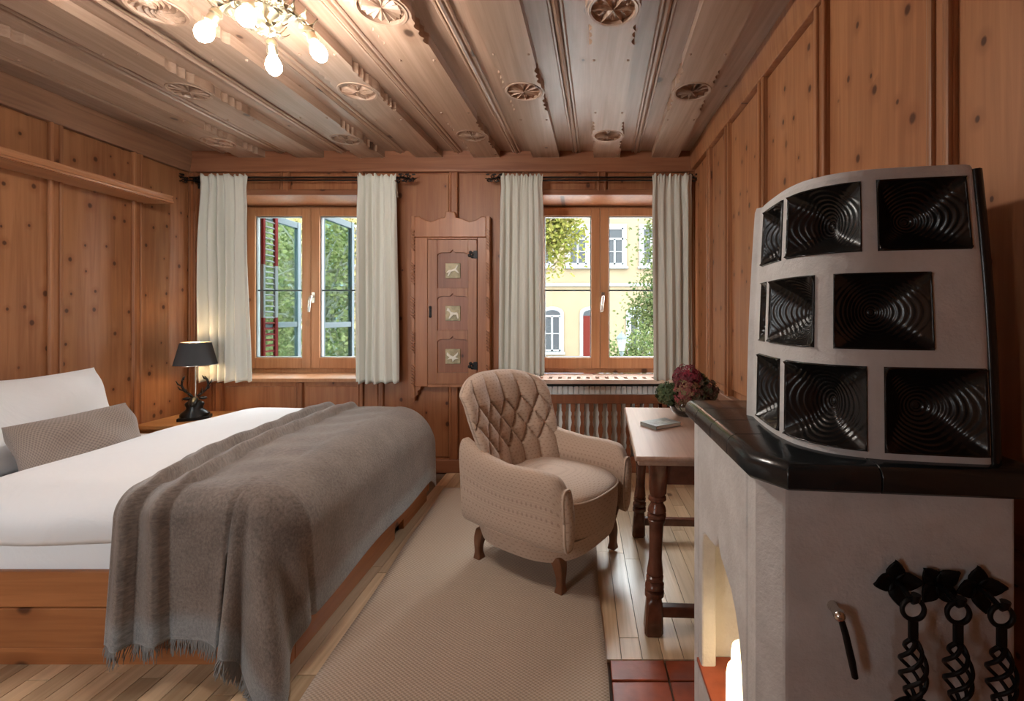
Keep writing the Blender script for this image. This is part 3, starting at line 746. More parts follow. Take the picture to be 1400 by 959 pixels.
tag(mt.build('mattress', M['white_sheet'], None, smooth=60, bevel=.035, seg=5), 'white sheeted mattress lying in the pine bed frame', 'mattress')
rb_ = random.Random(5)
def nz(x, y): return .5*sin(5.1*x+2.3*y+1)+.3*sin(9.7*y-4*x+.4)+.2*sin(13*x+7*y)
def bed_top(x, y):
    t = sstep(-2.70, -2.12, x)
    return lerp(.475, .625, t) + .008*nz(x, y) + .012*sin(pi*(y-1.58)/1.5)
DX0, DX1, DY0, DY1 = -2.76, -1.075, 1.585, 3.10
def duvet(u, v):
    x = lerp(DX0, DX1, u); y = lerp(DY0, DY1, v)
    zt = bed_top(x, y); zb = .450 if v < .5 else .44
    e = 1.0
    for d, r in ((y-DY0, .13), (DY1-y, .10), (DX1-x, .26), (x-DX0, .10)):
        q = max(0, 1-d/r); e = min(e, sqrt(max(0, 1-q*q)))
    cov = sstep(-1.62, -1.48, x)
    if x > -1.5: e = e*sqrt(max(0, 1-max(0, 1-(DX1-x)/.26)**2))
    z = lerp(zb, zt-.018*cov, e)
    yy = y - .012*sin(9*x)*max(0, 1-(y-DY0)/.2) - (.03*sin(pi*min(1, max(0, (zt-z)/(zt-zb+1e-6))))*(v < .3))
    return (x, yy+.03*cov*max(0, 1-(y-DY0)/.3), z)
du = MB().grid(lambda u, v: duvet(.5-.5*cos(pi*u), .5-.5*cos(pi*v)), 90, 70).build('duvet', M['white_sheet'], None, smooth=180, solid=.012)
tag(du, 'thick white duvet spread over the bed beneath the wool throw', 'duvet')
def pillow(name, W, H, T, M4, mat, label, cat, pinch=.06, seed=0, n=28, seam=True):
    def prof(a, b): return (max(0, 1-abs(a)**3.2)*max(0, 1-abs(b)**3.2))**.55
    def pos(a, b, s_):
        k = 1-pinch*(1-abs(b)**2)*abs(a)**3; k2 = 1-pinch*(1-abs(a)**2)*abs(b)**3
        w = .05*T*(sin(6*a+3*b+seed)+sin(5*b-4*a+2*seed))
        return M4 @ Vector((W/2*a*k, H/2*b*k2, s_*T/2*prof(a, b)+w*prof(a, b)))
    m = MB()
    f = lambda t: sin(pi/2*(2*t-1))
    m.grid(lambda u, v: pos(f(u), f(v), 1), n, n, uv=lambda u, v: (u*W, v*H)); m.grid(lambda u, v: pos(f(u), f(v), -1), n, n, uv=lambda u, v: (u*W, v*H))
    o = m.build(name, mat, None, smooth=180)
    return tag(o, label, cat)
def pose(c, yaw, lean, roll=0):    # local x runs along the bed width, local y up, local z is the face
    return Matrix.Translation(c) @ Matrix.Rotation(yaw, 4, 'Z') @ Matrix.Rotation(lean, 4, 'Y') @ Matrix.Rotation(roll, 4, 'X') @ Matrix(((0, 0, 1, 0), (1, 0, 0, 0), (0, 1, 0, 0), (0, 0, 0, 1)))
pillow('pillow', .86, .52, .27, pose((-2.86, 2.33, .69), .0, -.42), M['white_sheet'], 'large white bed pillow leaning against the panelled wall', 'pillow', .10, 1)
pillow('cushion', .58, .28, .19, pose((-2.545, 2.31, .615), .05, -.38), M['cushion'], 'beige knitted lumbar cushion in front of the white pillow', 'cushion', .05, 2)
# ---- wool throw
TXL, TXE, TYN, TYF = -1.66, -1.205, 1.645, 3.06
RX_, RR = .205, .09
def emap(d, r=RR):
    if d <= 0: return 0, 0
    if d < r*pi/2: return r*sin(d/r), r*(1-cos(d/r))
    return r, r+(d-r*pi/2)
LX, LYN, LYF = .60, .545, .10
def throw(u, v):
    # cloth coordinates: cx from the left edge, cy from the near hem
    tot_x = (TXE-TXL)+LX; tot_y = LYN+(TYF-TYN)
    cxx = u*tot_x; cyy = v*tot_y
    y = TYN + (cyy-LYN)
    left = TXL - .07*sstep(1.6, 3.1, y) + (.07 if y < TYN else 0.07*sstep(2.0, TYN, y))
    sc_ = (TXE-left)/(TXE-TXL)
    x = left + cxx*sc_ if cxx < (TXE-TXL) else TXE + (cxx-(TXE-TXL))
    a = x-TXE; b = TYN-y
    ridge = 0
    for c0, w, h in ((.085, .085, .044), (.205, .10, .044)):
        q = (cxx-(c0-w))/w
        if 0 < q <= 1: ridge += h*sin(pi/2*q)**2
        elif 1 < q < 1.16: ridge += h*(1-(q-1)/.16)
    ridge *= 1 if y < 2.8 else lerp(1, .6, (y-2.8)/.3)
    fz = .004*sin(17*x+6*y)+.003*sin(31*y-11*x)
    if a <= 0 and b <= 0:
        z = bed_top(x, y)+.016
        q_ = max(0, (y-2.93)/.13); z -= .07*q_*q_
        return (x, y, z+ridge+fz)
    if a > 0 and b > 0:
        th = atan2(b, a); r = hypot(a, b)
        if r > .62: r = .62+(r-.62)*.75
    elif a > 0: th = 0; r = a
    else: th = pi/2; r = b
    rad_ = lerp(RX_, RR, min(1, th/(pi/2)*1.6)); out, drop = emap(r, rad_)
    hang = max(0, drop-rad_)
    xe = min(x, TXE); ye = max(y, TYN)
    zt = bed_top(xe, min(max(ye, 1.64), 3.05))+.016 - (.07*max(0, (ye-2.93)/.13)**2 if ye > 2.93 else 0)
    if a > 0 and b > 0:
        k = sin(2*th)
        out += hang*(.05+.42*k*(.60+.40*cos(8*th+.5))) + .02*sin(6*th)*hang/.4
    elif b > 0:
        fold = .5+.5*cos(19*(x+1.13))
        wgt = sstep(-1.42, -1.15, x)
        out += hang*(.03+.16*fold*wgt) + ridge*(1-hang*.3) + .018*hang/.4*sin(15*x)*(1-wgt)
        out += .012
    else:
        out += hang*(.02+.05*(.5+.5*cos(7*y+1))) + .01
        z_ = 0
    z = zt - drop
    px = xe + out*cos(th); py = ye - out*sin(th)
    if z < .014:
        ov = .014-z; z = .014; px += ov*.55*cos(th); py -= ov*.55*sin(th)
    return (px, py, z + (ridge*.3 if b > 0 and hang < .02 else 0))
tot_x = (TXE-TXL)+LX; tot_y = LYN+(TYF-TYN)
tw = thing('throw_blanket', 'brown-grey fringed wool throw draped over the foot of the bed', 'blanket', (-1.3, 2.2, .6))
MB().grid(throw, 130, 170, uv=lambda u, v: ((1-u)*tot_x, v*tot_y)).build('throw', M['wool'], tw, smooth=180, solid=.008)
fm = MB(); rf = random.Random(9)
nf = 420
for i in range(nf):
    u = (i+.5)/nf; p = Vector(throw(u, 0)); q = Vector(throw(min(1, u+.004), 0)); n_ = Vector(throw(u, .02))
    d = (p-n_).normalized(); side = (q-p).normalized() if (q-p).length > 1e-6 else Vector((1,0,0))
    L = rf.uniform(.03, .062); e = p + d*L + side*rf.uniform(-.012, .012) + Vector((0, -1, 0))*rf.uniform(-.004, .01)
    mid = (p+e)/2+side*rf.uniform(-.004, .004)
    for z_ in (e, mid): z_.z = max(z_.z, .006)
    fm.tube([p, mid, e], [.0022, .002, .0008], 4, cap=False)
fo = fm.build('fringe', M['fringe'], tw, smooth=180); fo['kind'] = 'stuff'
# ================================================================== RUG
def rugf(u, v):
    y = lerp(.75, 3.23, v); x0 = lerp(-.865, -.98, v); x1 = lerp(.098, .065, v)
    return (lerp(x0, x1, u)+.004*sin(7*y)*(1 if u < .5 else -1), y, .010+.0015*sin(9*u+4*v))
rm = MB().grid(rugf, 30, 60, uv=lambda u, v: (u*1.0, v*2.5))
tag(rm.build('rug', M['rug'], None, smooth=180, solid=.012), 'long beige jute rug lying beside the bed under the armchair', 'rug')
# ================================================================== ARMCHAIR  (local: front is -y, up z)
ac = thing('armchair', 'beige dotted button-tufted armchair with curved brown legs', 'armchair', (-.168, 2.345, .012), math.radians(56))
def outline(t, sx=.335, sy=.335, ex=3.2):      # superellipse outline in plan
    c, s_ = cos(t), sin(t)
    return (sx*abs(c)**(2/ex)*(1 if c > 0 else -1), sy*abs(s_)**(2/ex)*(1 if s_ > 0 else -1))
def drum(z0, z1, s0, s1, name, bulge=.0, sx=.33, sy=.335, y0=-.0, top=True):
    m = MB()
    def fn(u, v):
        x, y = outline(2*pi*u, sx, sy, 3.0); k = lerp(s0, s1, v)+bulge*sin(pi*v)
        return (x*k, y*k+y0, lerp(z0, z1, v))
    m.grid(fn, 72, 8, closed=True, uv=lambda u, v: (u*2.2, lerp(z0, z1, v)))
    for zz, k in ((z0, s0), (z1, s1)):
        ps = [outline(2*pi*i/72, sx, sy, 3.0) for i in range(72)]; m.add([(x*k, y*k+y0, zz) for x, y in ps], [tuple(range(72))])
    return m.build(name, M['chair'], ac, smooth=50, bevel=.010, seg=3, local=True)
drum(.135, .225, .90, .98, 'base')
# seat cushion with crowned top
def seat_top(u, v):
    t = 2*pi*u; x, y = outline(t, .262, .33, 3.0)
    if v < .35:
        q = v/.35; k = lerp(.975, 1.0, sin(pi/2*q)); z = lerp(.222, .385, q); k += .012*sin(pi*q)
    else:
        q = (v-.35)/.65; k = cos(pi/2*q)**.55 if q < 1 else 0.001; z = .385+.055*sin(pi/2*q)
    return (x*max(k, .001), -.012+y*max(k, .001), z)
sc = MB().grid(seat_top, 64, 26, closed=True, uv=lambda u, v: (u*1.9, v*.55)).build('seat_cushion', M['chair'], ac, smooth=180, local=True)
pp = [(outline(2*pi*i/80, .262*1.004, .33*1.004, 3.0)) for i in range(81)]
MB().tube([(x, y-.012, .388) for x, y in pp], .0055, 6).build('piping', M['chair'], sc, smooth=180, local=True)
# arms: lofted wall sweeping from the front into the back
for s_ in (-1, 1):
    def armf(u, v, s_=s_):
        # v runs front -> back, u around the section
        y = lerp(-.30, .315, v)
        zt = interp([(0, .485), (.03, .52), (.08, .54), (.2, .547), (.5, .545), (.72, .562), (.88, .592), (1, .615)], v)
        bulge = .02*sin(pi*v)
        xo = .312+bulge + (.0 if v > .1 else -.02*(1-v/.1)**2)
        th = interp([(0, .070), (.06, .088), (.5, .085), (1, .10)], v)
        a = 2*pi*u; ca, sa = cos(a), sin(a); ex = 2/3.4
        cx_ = abs(ca)**ex*(1 if ca > 0 else -1); sz = abs(sa)**ex*(1 if sa > 0 else -1)
        zb = .205; zc = (zt+zb)/2; hz = (zt-zb)/2
        flare = .016*sstep(.35, 1, (sz+1)/2)
        front = -.028*sin(pi*min(1, max(0, (sz+1)/2))) if v < .02 else 0
        return (s_*(xo-th/2+flare+cx_*th/2), y, zc+sz*hz)
    m = MB().grid(armf, 40, 34, closed=True, uv=lambda u, v: (v*.62, u*.9))
    e0 = [armf(i/40, 0) for i in range(40)]; e1 = [armf(i/40, 1) for i in range(40)]
    c0_ = Vector((0,0,0)); 
    for p in e0: c0_ += Vector(p)/40
    # rounded front cap
    caps = [e0]
    for k, (sc2, dy) in enumerate(((.93, -.016), (.78, -.026), (.45, -.032), (.02, -.034))):
        caps.append([tuple(c0_+(Vector(p)-c0_)*sc2+Vector((0, dy, 0))) for p in e0])
    b = len(m.v); vv = [p for c in caps for p in c]; ff = []; uu = []
    for k in range(len(caps)-1):
        for i in range(40):
            f_ = (k*40+i, k*40+(i+1) % 40, (k+1)*40+(i+1) % 40, (k+1)*40+i); ff.append(f_); uu.append([(vv[j][0], vv[j][2]) for j in f_])
    m.add(vv, ff, uu); m.add(e1, [tuple(range(40))])
    arm_o = m.build('armrest', M['chair'], ac, smooth=60, local=True)
    pts = [tuple(c0_+(Vector(p)-c0_)*.97+Vector((0, -.012, 0))) for p in e0]; pts.append(pts[0])
    MB().tube(pts, .0055, 6).build('piping', M['chair'], arm_o, smooth=180, local=True)
# lower outer shell at the back
def shell(u, v):
    t = lerp(.10*pi, .90*pi, u); x, y = outline(t, .322, .338, 3.0); z = lerp(.215, .56, v)
    k = lerp(.955, 1.0, sin(pi/2*v))
    return (x*k, y*k+.0, z)
# back rest
PIT, ROW = .118, .165
def backf(a, b, s_):
    w = interp([(0, .265), (.25, .285), (.6, .318), (.88, .325), (1, .285)], b)
    z = .36 + .56*b
    if b > .75: z -= .055*abs(a)**3*((b-.75)/.25)
    ang = .24
    yc = .255 + ang*.56*b - .145*abs(a)**2.2*(1-.35*b) + .03*b*b
    prof = (max(0, 1-abs(a)**5)*max(0, 1-max(0, 2*b-1)**7)*(1 if b > .02 else 1))**.5
    T = interp([(0, .075), (.5, .07), (1, .066)], b)
    x = a*w
    if s_ < 0:
        p = pi*a*.318/PIT; zz = (b-.30)/.44; q = pi*min(1.0, max(0.0, zz))*1.5 + pi/2
        puff = min(abs(sin(p+q)), abs(sin(p-q)))**.5
        if b < .30: puff = lerp(puff, 1.0, .25*(1-b/.30))
        T = T*(.70+.42*puff) - (.012 if puff < .25 else 0)
        return (x, yc-T*prof-.002, z)
    return (x, yc+T*.75*prof, z)
m = MB(); fa = lambda t: sin(pi/2*(2*t-1))
NU, NV = 110, 100
m.grid(lambda u, v: backf(fa(u), sin(pi/2*v), -1), NU, NV, uv=lambda u, v: (fa(u)*.34, sin(pi/2*v)*.62))
m.grid(lambda u, v: backf(fa(u), sin(pi/2*v), 1), 40, 40, uv=lambda u, v: (fa(u)*.34, sin(pi/2*v)*.62))
bk = m.build('backrest', M['chair'], ac, smooth=180, local=True)
MB().grid(shell, 50, 16, uv=lambda u, v: (u*1.1, v*.45)).build('outer_shell', M['chair'], ac, smooth=180, solid=.03, local=True)
btn = MB().sphere((0, 0, 0), .011, 10, 6, (1, .5, 1)).mesh('button', 180)
for r_i, zz in enumerate((0, 1/3, 2/3, 1)):
    off = .5*PIT if r_i % 2 == 0 else 0
    for k in range(-3, 4):
        xa = k*PIT+off; a = xa/.318
        b = .30+.44*zz
        if abs(a) > .84: continue
        p = backf(a, b, -1); bt = link('button', btn, M['chair'], bk, local=True); bt.location = (p[0], p[1]-.004, p[2])
for sx, sy in ((-1, -1), (1, -1), (-1, 1), (1, 1)):
    m = MB(); P = []; nseg = 10
    for i in range(nseg+1):
        t = i/nseg; z = lerp(.16, 0, t); o_ = .018*sin(pi*t*1.1)+.030*t*t
        wv = lerp(.029, .017, sstep(0, .75, t)) + .006*sstep(.75, 1, t)
        P.append((sx*(.222+o_*(.35 if sy < 0 else .4)), sy*(.222+o_)+(0 if sy < 0 else .02), z, wv))
    vs_ = []; fs = []
    for x, y, z, wv in P: vs_ += [(x-wv, y-wv, z), (x+wv, y-wv, z), (x+wv, y+wv, z), (x-wv, y+wv, z)]
    for i in range(nseg):
        for k in range(4): fs.append((i*4+k, i*4+(k+1) % 4, (i+1)*4+(k+1) % 4, (i+1)*4+k))
    fs += [(0, 1, 2, 3), (nseg*4, nseg*4+1, nseg*4+2, nseg*4+3)]
    m.add(vs_, fs).build('leg', M['chair_leg'], ac, smooth=50, bevel=.006, local=True)
# ================================================================== TABLE
tb = thing('side_table', 'small wooden table with turned legs between stove and window', 'table', (.56, 2.16, 0), -.05)
TX0, TX1, TY0, TY1, TZ = -.335, .30, -.46, .46, .71
top = MB().box(TX0, TX1, TY0, TY1, TZ-.020, TZ).build('table_top', M['table'], tb, bevel=.007, local=True)
MB().box(TX0+.012, TX1-.012, TY0+.012, TY1-.012, TZ-.038, TZ-.020).build('top_molding', M['table'], top, bevel=.006, local=True)
ap = MB().box(TX0+.075, TX1-.03, TY0+.085, TY0+.107, .575, TZ-.038).box(TX0+.075, TX1-.03, TY1-.107, TY1-.085, .575, TZ-.038).box(TX0+.075, TX0+.097, TY0+.085, TY1-.085, .575, TZ-.038)
ap.build('apron', M['turned'], tb, bevel=.003, local=True)
def turned_leg(x, y, sx, sy):
    prof = [(.0, 1), (.055, .0)]
    L = .675
    P = [(0, .036, 1), (.13, .032, 1), (.145, .028, 0), (.150, .035, 0), (.160, .036, 0), (.168, .026, 0), (.175, .025, 0), (.19, .034, 0), (.205, .037, 0), (.212, .030, 0), (.217, .037, 0), (.227, .037, 0), (.232, .029, 0), (.238, .035, 0), (.246, .034, 0), (.26, .029, 0),
         (.33, .026, 0), (.39, .026, 0), (.43, .031, 0), (.445, .033, 0), (.452, .028, 0), (.458, .034, 0), (.47, .034, 0), (.476, .027, 0), (.486, .037, 0), (.50, .038, 0), (.508, .028, 0), (.514, .038, 0), (.53, .038, 0), (.537, .028, 0), (.545, .030, 0), (.552, .030, 1), (.60, .033, 1), (.662, .036, 1), (.675, .030, 1)]
    P = [(1-h/L, r, sq) for h, r, sq in P[::-1]]   # bottom up
    m = MB(); n = 24; vs_ = []; fs = []
    for t, r, sq in P:
        z = t*L; ox = sx*.030*(1-t); oy = sy*.030*(1-t)
        for i in range(n):
            a = 2*pi*(i+.5)/n
            k = 1/max(abs(cos(a)), abs(sin(a))) if sq else 1.0
            k = min(k, 1.30)
            vs_.append((x+ox+r*k*cos(a), y+oy+r*k*sin(a), z))
    for j in range(len(P)-1):
        for i in range(n): fs.append((j*n+i, j*n+(i+1) % n, (j+1)*n+(i+1) % n, (j+1)*n+i))
    fs += [tuple(range(n)), tuple(range((len(P)-1)*n, len(P)*n))]
    return m.add(vs_, fs).build('leg', M['turned'], tb, smooth=40, local=True)
for x, sx in ((TX0+.10, -1), (TX1-.06, 1)):
    for y, sy in ((TY0+.10, -1), (TY1-.10, 1)): turned_leg(x, y, sx*.8, sy)
for y in (TY0+.075, TY1-.075):
    MB().box(TX0+.10, TX1-.06, y-.018, y+.018, .065, .105).build('stretcher', M['turned'], tb, bevel=.005, local=True)
m = MB(); 
scr = []
for i in range(16):
    a = i/15*1.6*2*pi; r = .013*(1-i/22); scr.append((.02+r*cos(a), TY0+.080, .60+r*sin(a)))
MB().tube(scr, .0035, 6).build('drawer_pull', M['iron'], tb, smooth=60, local=True)
# ---- book on the table
bk_ = thing('book', 'small grey-green hardback book lying on the wooden table', 'book', (.385, 2.20, .7105), .55)
MB().box(-.075, .075, -.055, .055, .003, .015).build('pages', M['paper'], bk_, local=True)
for z in (0, .015): MB().box(-.078, .078, -.058, .058, z, z+.003).build('cover', M['book'], bk_, bevel=.001, local=True)
MB().box(-.080, -.077, -.058, .058, 0, .018).build('spine', M['book'], bk_, local=True)
MB().box(-.05, .04, -.03, .02, .0181, .0186).build('cover_print', plain('cover_print_grey', (.38,.38,.34), .6, var=.4, bscale=150), bk_, local=True)
# ---- glass bowl and hydrangeas
vx, vy, vz = .555, 2.42, .7105
va = MB().lathe([(.03, 0), (.055, .004), (.078, .03), (.086, .06), (.080, .088), (.070, .10), (.074, .108), (.071, .108), (.067, .10), (.076, .086), (.082, .06), (.074, .032), (.05, .010), (.002, .009)], (vx, vy, vz), 36)
tag(va.build('glass_vase', M['vase'], None, smooth=60), 'round clear glass bowl vase standing on the wooden table', 'vase')
hy = thing('hydrangea_bouquet', 'bouquet of red and green dried hydrangeas in the glass bowl', 'flowers', (vx, vy, vz+.06))
hr = random.Random(11)
def floret_mat(name, c1, c2):
    N = NT(name); g = N.n('ShaderNodeNewGeometry'); c = N.mix(g.outputs['Random Per Island'], c1, c2); return N.fin(c, .75, 0, .2)
HM = {'red': floret_mat('hydrangea_red', (.30,.035,.06), (.20,.06,.07)), 'mix': floret_mat('hydrangea_faded', (.26,.22,.11), (.30,.07,.08)), 'green': floret_mat('hydrangea_green', (.06,.10,.045), (.14,.17,.08)), 'dark': floret_mat('hydrangea_dark', (.10,.03,.03), (.08,.10,.05))}
for (dx, dy, dz, r, kind) in ((.01, .01, .195, .078, 'red'), (-.005, -.05, .125, .075, 'mix'), (-.095, .0, .115, .062, 'green'), (.10, -.01, .125, .075, 'dark'), (.075, .05, .165, .06, 'green'), (.05, -.06, .10, .06, 'dark')):
    m = MB(); c = Vector((vx+dx, vy+dy, vz+dz))
    for i in range(190):
        z = 1-2*(i+.5)/190; a = i*2.39996; q = sqrt(1-z*z); n_ = Vector((q*cos(a)+hr.uniform(-.3, .3), q*sin(a)+hr.uniform(-.3, .3), z*.85+hr.uniform(-.3, .3))).normalized()
        p = c+n_*r*hr.uniform(.78, 1.04); t1 = n_.orthogonal().normalized(); t2 = n_.cross(t1).normalized(); rot = hr.random()*6; s2 = hr.uniform(.012, .019)
        vs_ = [p]; fs = []
        for k in range(4):
            aa = rot+k*pi/2
            e = [t1*cos(aa+w)+t2*sin(aa+w) for w in (-.5, 0, .5)]
            b = len(vs_); vs_ += [p+e[0]*s2*.75+n_*.003, p+e[1]*s2+n_*.001, p+e[2]*s2*.75+n_*.003]; fs.append((0, b, b+1, b+2))
        m.add(vs_, fs)
    m.sphere(c, r*.62, 10, 8, (1, 1, .85))
    fh = m.build('flower_head', HM[kind], hy, fix=False)
    MB().tube([c, (vx+dx*.5, vy+dy*.5, vz+.07), (vx+dx*.15, vy+dy*.15, vz+.015)], .003, 5).build('stem', HM['green'], fh, smooth=60)
# ================================================================== TILED STOVE
sv = thing('tiled_stove', 'white plastered stove with black bowl tiles and dark slab', 'stove', (.58, 1.15, 0))
BZ, HZ = .922, .205
XF = .357
body = MB()
body.prism([(XF, .93), (.393, .875), (.795, .83), (.795, .98), (XF, .98)], 'z', 0, BZ)
body.box(.70, .795, .98, 1.385, 0, BZ); body.box(XF, .795, 1.385, 1.44, 0, BZ)
body.box(.40, .70, .98, 1.385, .66, BZ); body.box(XF, .70, .98, 1.385, 0, HZ-.012)
op = [(.98, HZ-.012), (1.010, HZ-.012), (1.010, .40), (1.018, .46), (1.033, .517), (1.055, .557), (1.085, .588), (1.125, .608), (1.160, .622), (1.178, .640), (1.188, .662), (1.198, .640), (1.216, .626), (1.26, .620), (1.31, .614), (1.332, .60), (1.342, .57), (1.345, .53), (1.345, HZ-.012), (1.385, HZ-.012), (1.385, BZ), (.98, BZ)]
body.prism(op, 'x', XF, .40)
body.build('plaster_body', M['plaster'], sv, bevel=.006)
for a, b in ((.98, 1.20), (1.203, 1.383)):
    for c, d in ((XF-.006, .53), (.533, .70)):
        MB().box(c, d, a, b, HZ-.012, HZ).build('hearth_tile', M['tile_red'], sv, bevel=.002)
# dark slab of glazed tiles
slab = [(.338, 1.475), (.334, .908), (.382, .838), (.815, .792), (.84, .83), (.84, 1.475)]
cuts_y = [1.475, 1.335, 1.185, 1.045]
def inset(poly, d):
    n = len(poly); out = []
    cxm = sum(p[0] for p in poly)/n; cym = sum(p[1] for p in poly)/n
    L = []
    for i in range(n):
        p, q = poly[i], poly[(i+1) % n]; nx, ny = q[1]-p[1], p[0]-q[0]; l = hypot(nx, ny); nx /= l; ny /= l
        if nx*(cxm-p[0])+ny*(cym-p[1]) < 0: nx, ny = -nx, -ny
        L.append((nx, ny, nx*p[0]+ny*p[1]+d))
    for i in range(n):
        a, b = L[i-1], L[i]; det = a[0]*b[1]-a[1]*b[0]
        out.append(((a[2]*b[1]-a[1]*b[2])/det, (a[0]*b[2]-a[2]*b[0])/det))
    return out
layers = [(.006, 0), (0, .006), (0, .030), (.003, .040), (.010, .048), (.020, .052)]
def slab_piece(cutters):
    polys = []
    for d, z in layers:
        p = inset(slab, d)
        for nx, ny, dd in cutters: p = clip(p, nx, ny, dd)
        polys.append(p)
    n = len(polys[0])
    if any(len(p) != n for p in polys): polys = [polys[0]]*len(polys)
    vs_ = [(x, y, BZ+z) for p, (d, z) in zip(polys, layers) for x, y in p]; fs = [tuple(range(n))]
    for j in range(len(layers)-1):
        for i in range(n): fs.append((j*n+i, j*n+(i+1) % n, (j+1)*n+(i+1) % n, (j+1)*n+i))
    fs.append(tuple(range((len(layers)-1)*n, len(layers)*n)))
    MB().add(vs_, fs).build('slab_tile', M['slab'], sv, smooth=40, bevel=.0015)
g = .0008
for y1, y0 in zip(cuts_y, cuts_y[1:]): slab_piece([(0, 1, y1-g if y1 < 1.47 else 9), (0, -1, -(y0+g))])
for x0, x1 in ((-9, .545), (.545, 9)): slab_piece([(0, 1, 1.045-g), (1, 0, x1-g), (-1, 0, -(x0+g))])
MB().prism(inset(slab, .012), 'z', BZ+.004, BZ+.046).build('slab_grout', M['grout'], sv)
# tower
TB, TT = BZ+.052, 1.535
plan = [(.478, 1.25), (.463, 1.22), (.453, 1.15), (.446, 1.05), (.450, .985), (.464, .942), (.50, .897), (.56, .866), (.64, .848), (.70, .838), (.735, .833), (.752, .834), (.765, .85), (.77, .95), (.77, 1.25)]
fine = []
for i in range(len(plan)):                       # Catmull-Rom on the closed loop
    p0, p1, p2, p3 = [Vector(plan[(i+k) % len(plan)]) for k in (-1, 0, 1, 2)]
    lin = i >= len(plan)-2
    for t in [j/10 for j in range(10)]:
        q = p1.lerp(p2, t) if lin else .5*((2*p1)+(p2-p0)*t+(2*p0-5*p1+4*p2-p3)*t*t+(3*p1-p0-3*p2+p3)*t**3)
        fine.append(q)
cum = [0]
for a, b in zip(fine, fine[1:]+fine[:1]): cum.append(cum[-1]+(b-a).length)
TOT = cum[-1]
def plan_at(u):
    d = (u % 1)*TOT; lo, hi = 0, len(fine)
    while hi-lo > 1:
        md = (lo+hi)//2
        if cum[md] <= d: lo = md
        else: hi = md
    a = fine[lo]; b = fine[(lo+1) % len(fine)]; t = (d-cum[lo])/max(1e-9, cum[lo+1]-cum[lo]); return a.lerp(b, t)
CT = Vector((.61, 1.07))
def surf(u, z):
    h = (z-TB)/(TT-TB); k = 1-.075*h-.03*h*h + .012*sin(pi*h)
    p = CT+(plan_at(u)-CT)*k; return Vector((p.x, p.y, z))
def norm(u, z):
    e = .004; a = surf(u+e, z)-surf(u-e, z); b = surf(u, z+e)-surf(u, z-e); n_ = a.cross(b).normalized()
    c = surf(u, z); return n_ if n_.dot(Vector((c.x-CT.x, c.y-CT.y, 0))) > 0 else -n_
UMAX = cum[10*11+2]/TOT
def u_of(px, z):
    best = 0; bd2 = 1e9
    for i in range(1201):
        u = UMAX*i/1200; p = surf(u, z); x = 795+620*p.x/p.y
        if abs(x-px) < bd2: bd2 = abs(x-px); best = u
    return best
rowsT = [(.986, 1.150, [(1037, 1066), (1074, 1186), (1209, 1350)]), (1.182, 1.331, [(1039, 1047), (1053, 1114), (1139, 1276)]), (1.372, 1.512, [(1044, 1070), (1077, 1178), (1199, 1325)])]
tw_ = MB(); tiles = []
def strip(z0, z1, holes):
    us = []
    marks = sorted(set([0.0, 1.0]+[h for hh in holes for h in hh]))
    for a, b in zip(marks, marks[1:]):
        if any(abs(a-h0) < 1e-9 and abs(b-h1) < 1e-9 for h0, h1 in holes): continue
        n_ = max(1, int((b-a)*160)); nz_ = max(1, int((z1-z0)/.03))
        tw_.grid(lambda p, q: surf(lerp(a, b, p), lerp(z0, z1, q)), n_, nz_)
zprev = TB-.004
for z0, z1, cols_ in rowsT:
    zm = (z0+z1)/2; holes = [(u_of(a, zm), u_of(b, zm)) for a, b in cols_]
    strip(zprev, z0, []); strip(z0, z1, holes); zprev = z1
    tiles += [(h0, h1, z0, z1) for h0, h1 in holes]
strip(zprev, TT-.012, [])
nT = 150; ringA = [surf(i/nT, TT-.012) for i in range(nT)]; ringB = [(CT.x+(p.x-CT.x)*.975, CT.y+(p.y-CT.y)*.975, TT) for p in ringA]
tw_.add(ringA+ringB, [(i, (i+1) % nT, nT+(i+1) % nT, nT+i) for i in range(nT)]+[tuple(range(nT, 2*nT))])
tw_.build('tower', M['plaster'], sv, smooth=40)
for h0, h1, z0, z1 in tiles:
    um, zm = (h0+h1)/2, (z0+z1)/2
    wid = (h1-h0)*TOT; D = min(.070, wid*.45)
    NN = max(8, min(44, int(wid/.16*44)))
    def tf(p, q):
        a, b = 2*p-1, 2*q-1; e = max(abs(a), abs(b))
        u, z = lerp(h0, h1, p), lerp(z0, z1, q); P = surf(u, z); n_ = norm(min(max(u, .003), UMAX), z)
        pw_ = lerp(2.0, 9.0, e**2); nn = (abs(a)**pw_+abs(b)**pw_)**(1/pw_) if e > 0 else 0
        rr = hypot(a, b)
        if e > .955: d = -.005*(1-abs((e-.9775)/.0225)**2)
        else:
            k = nn/.955; d = D*(1-k**1.7) + .0009*sin(62*rr)*(1 if rr < .98 else max(0, 1-(rr-.98)*6))
            if rr < .10: d -= .006*(1-rr/.10)
        return P - n_*d
    MB().grid(tf, 2*NN if NN > 30 else NN, 84, uv=None).build('bowl_tile', M['kachel'], sv, smooth=180, fix=False)
ed = []
for i in range(30):
    z = lerp(TB, TT-.01, i/29); p = surf(UMAX, z); n_ = norm(UMAX-.002, z); ed.append((p.x+.008, p.y+.004, z))
MB().tube(ed, .011, 8).build('edge_shade_strip', M['kachel'], sv, smooth=60)  # black strip standing in for shadow on the tower's right side
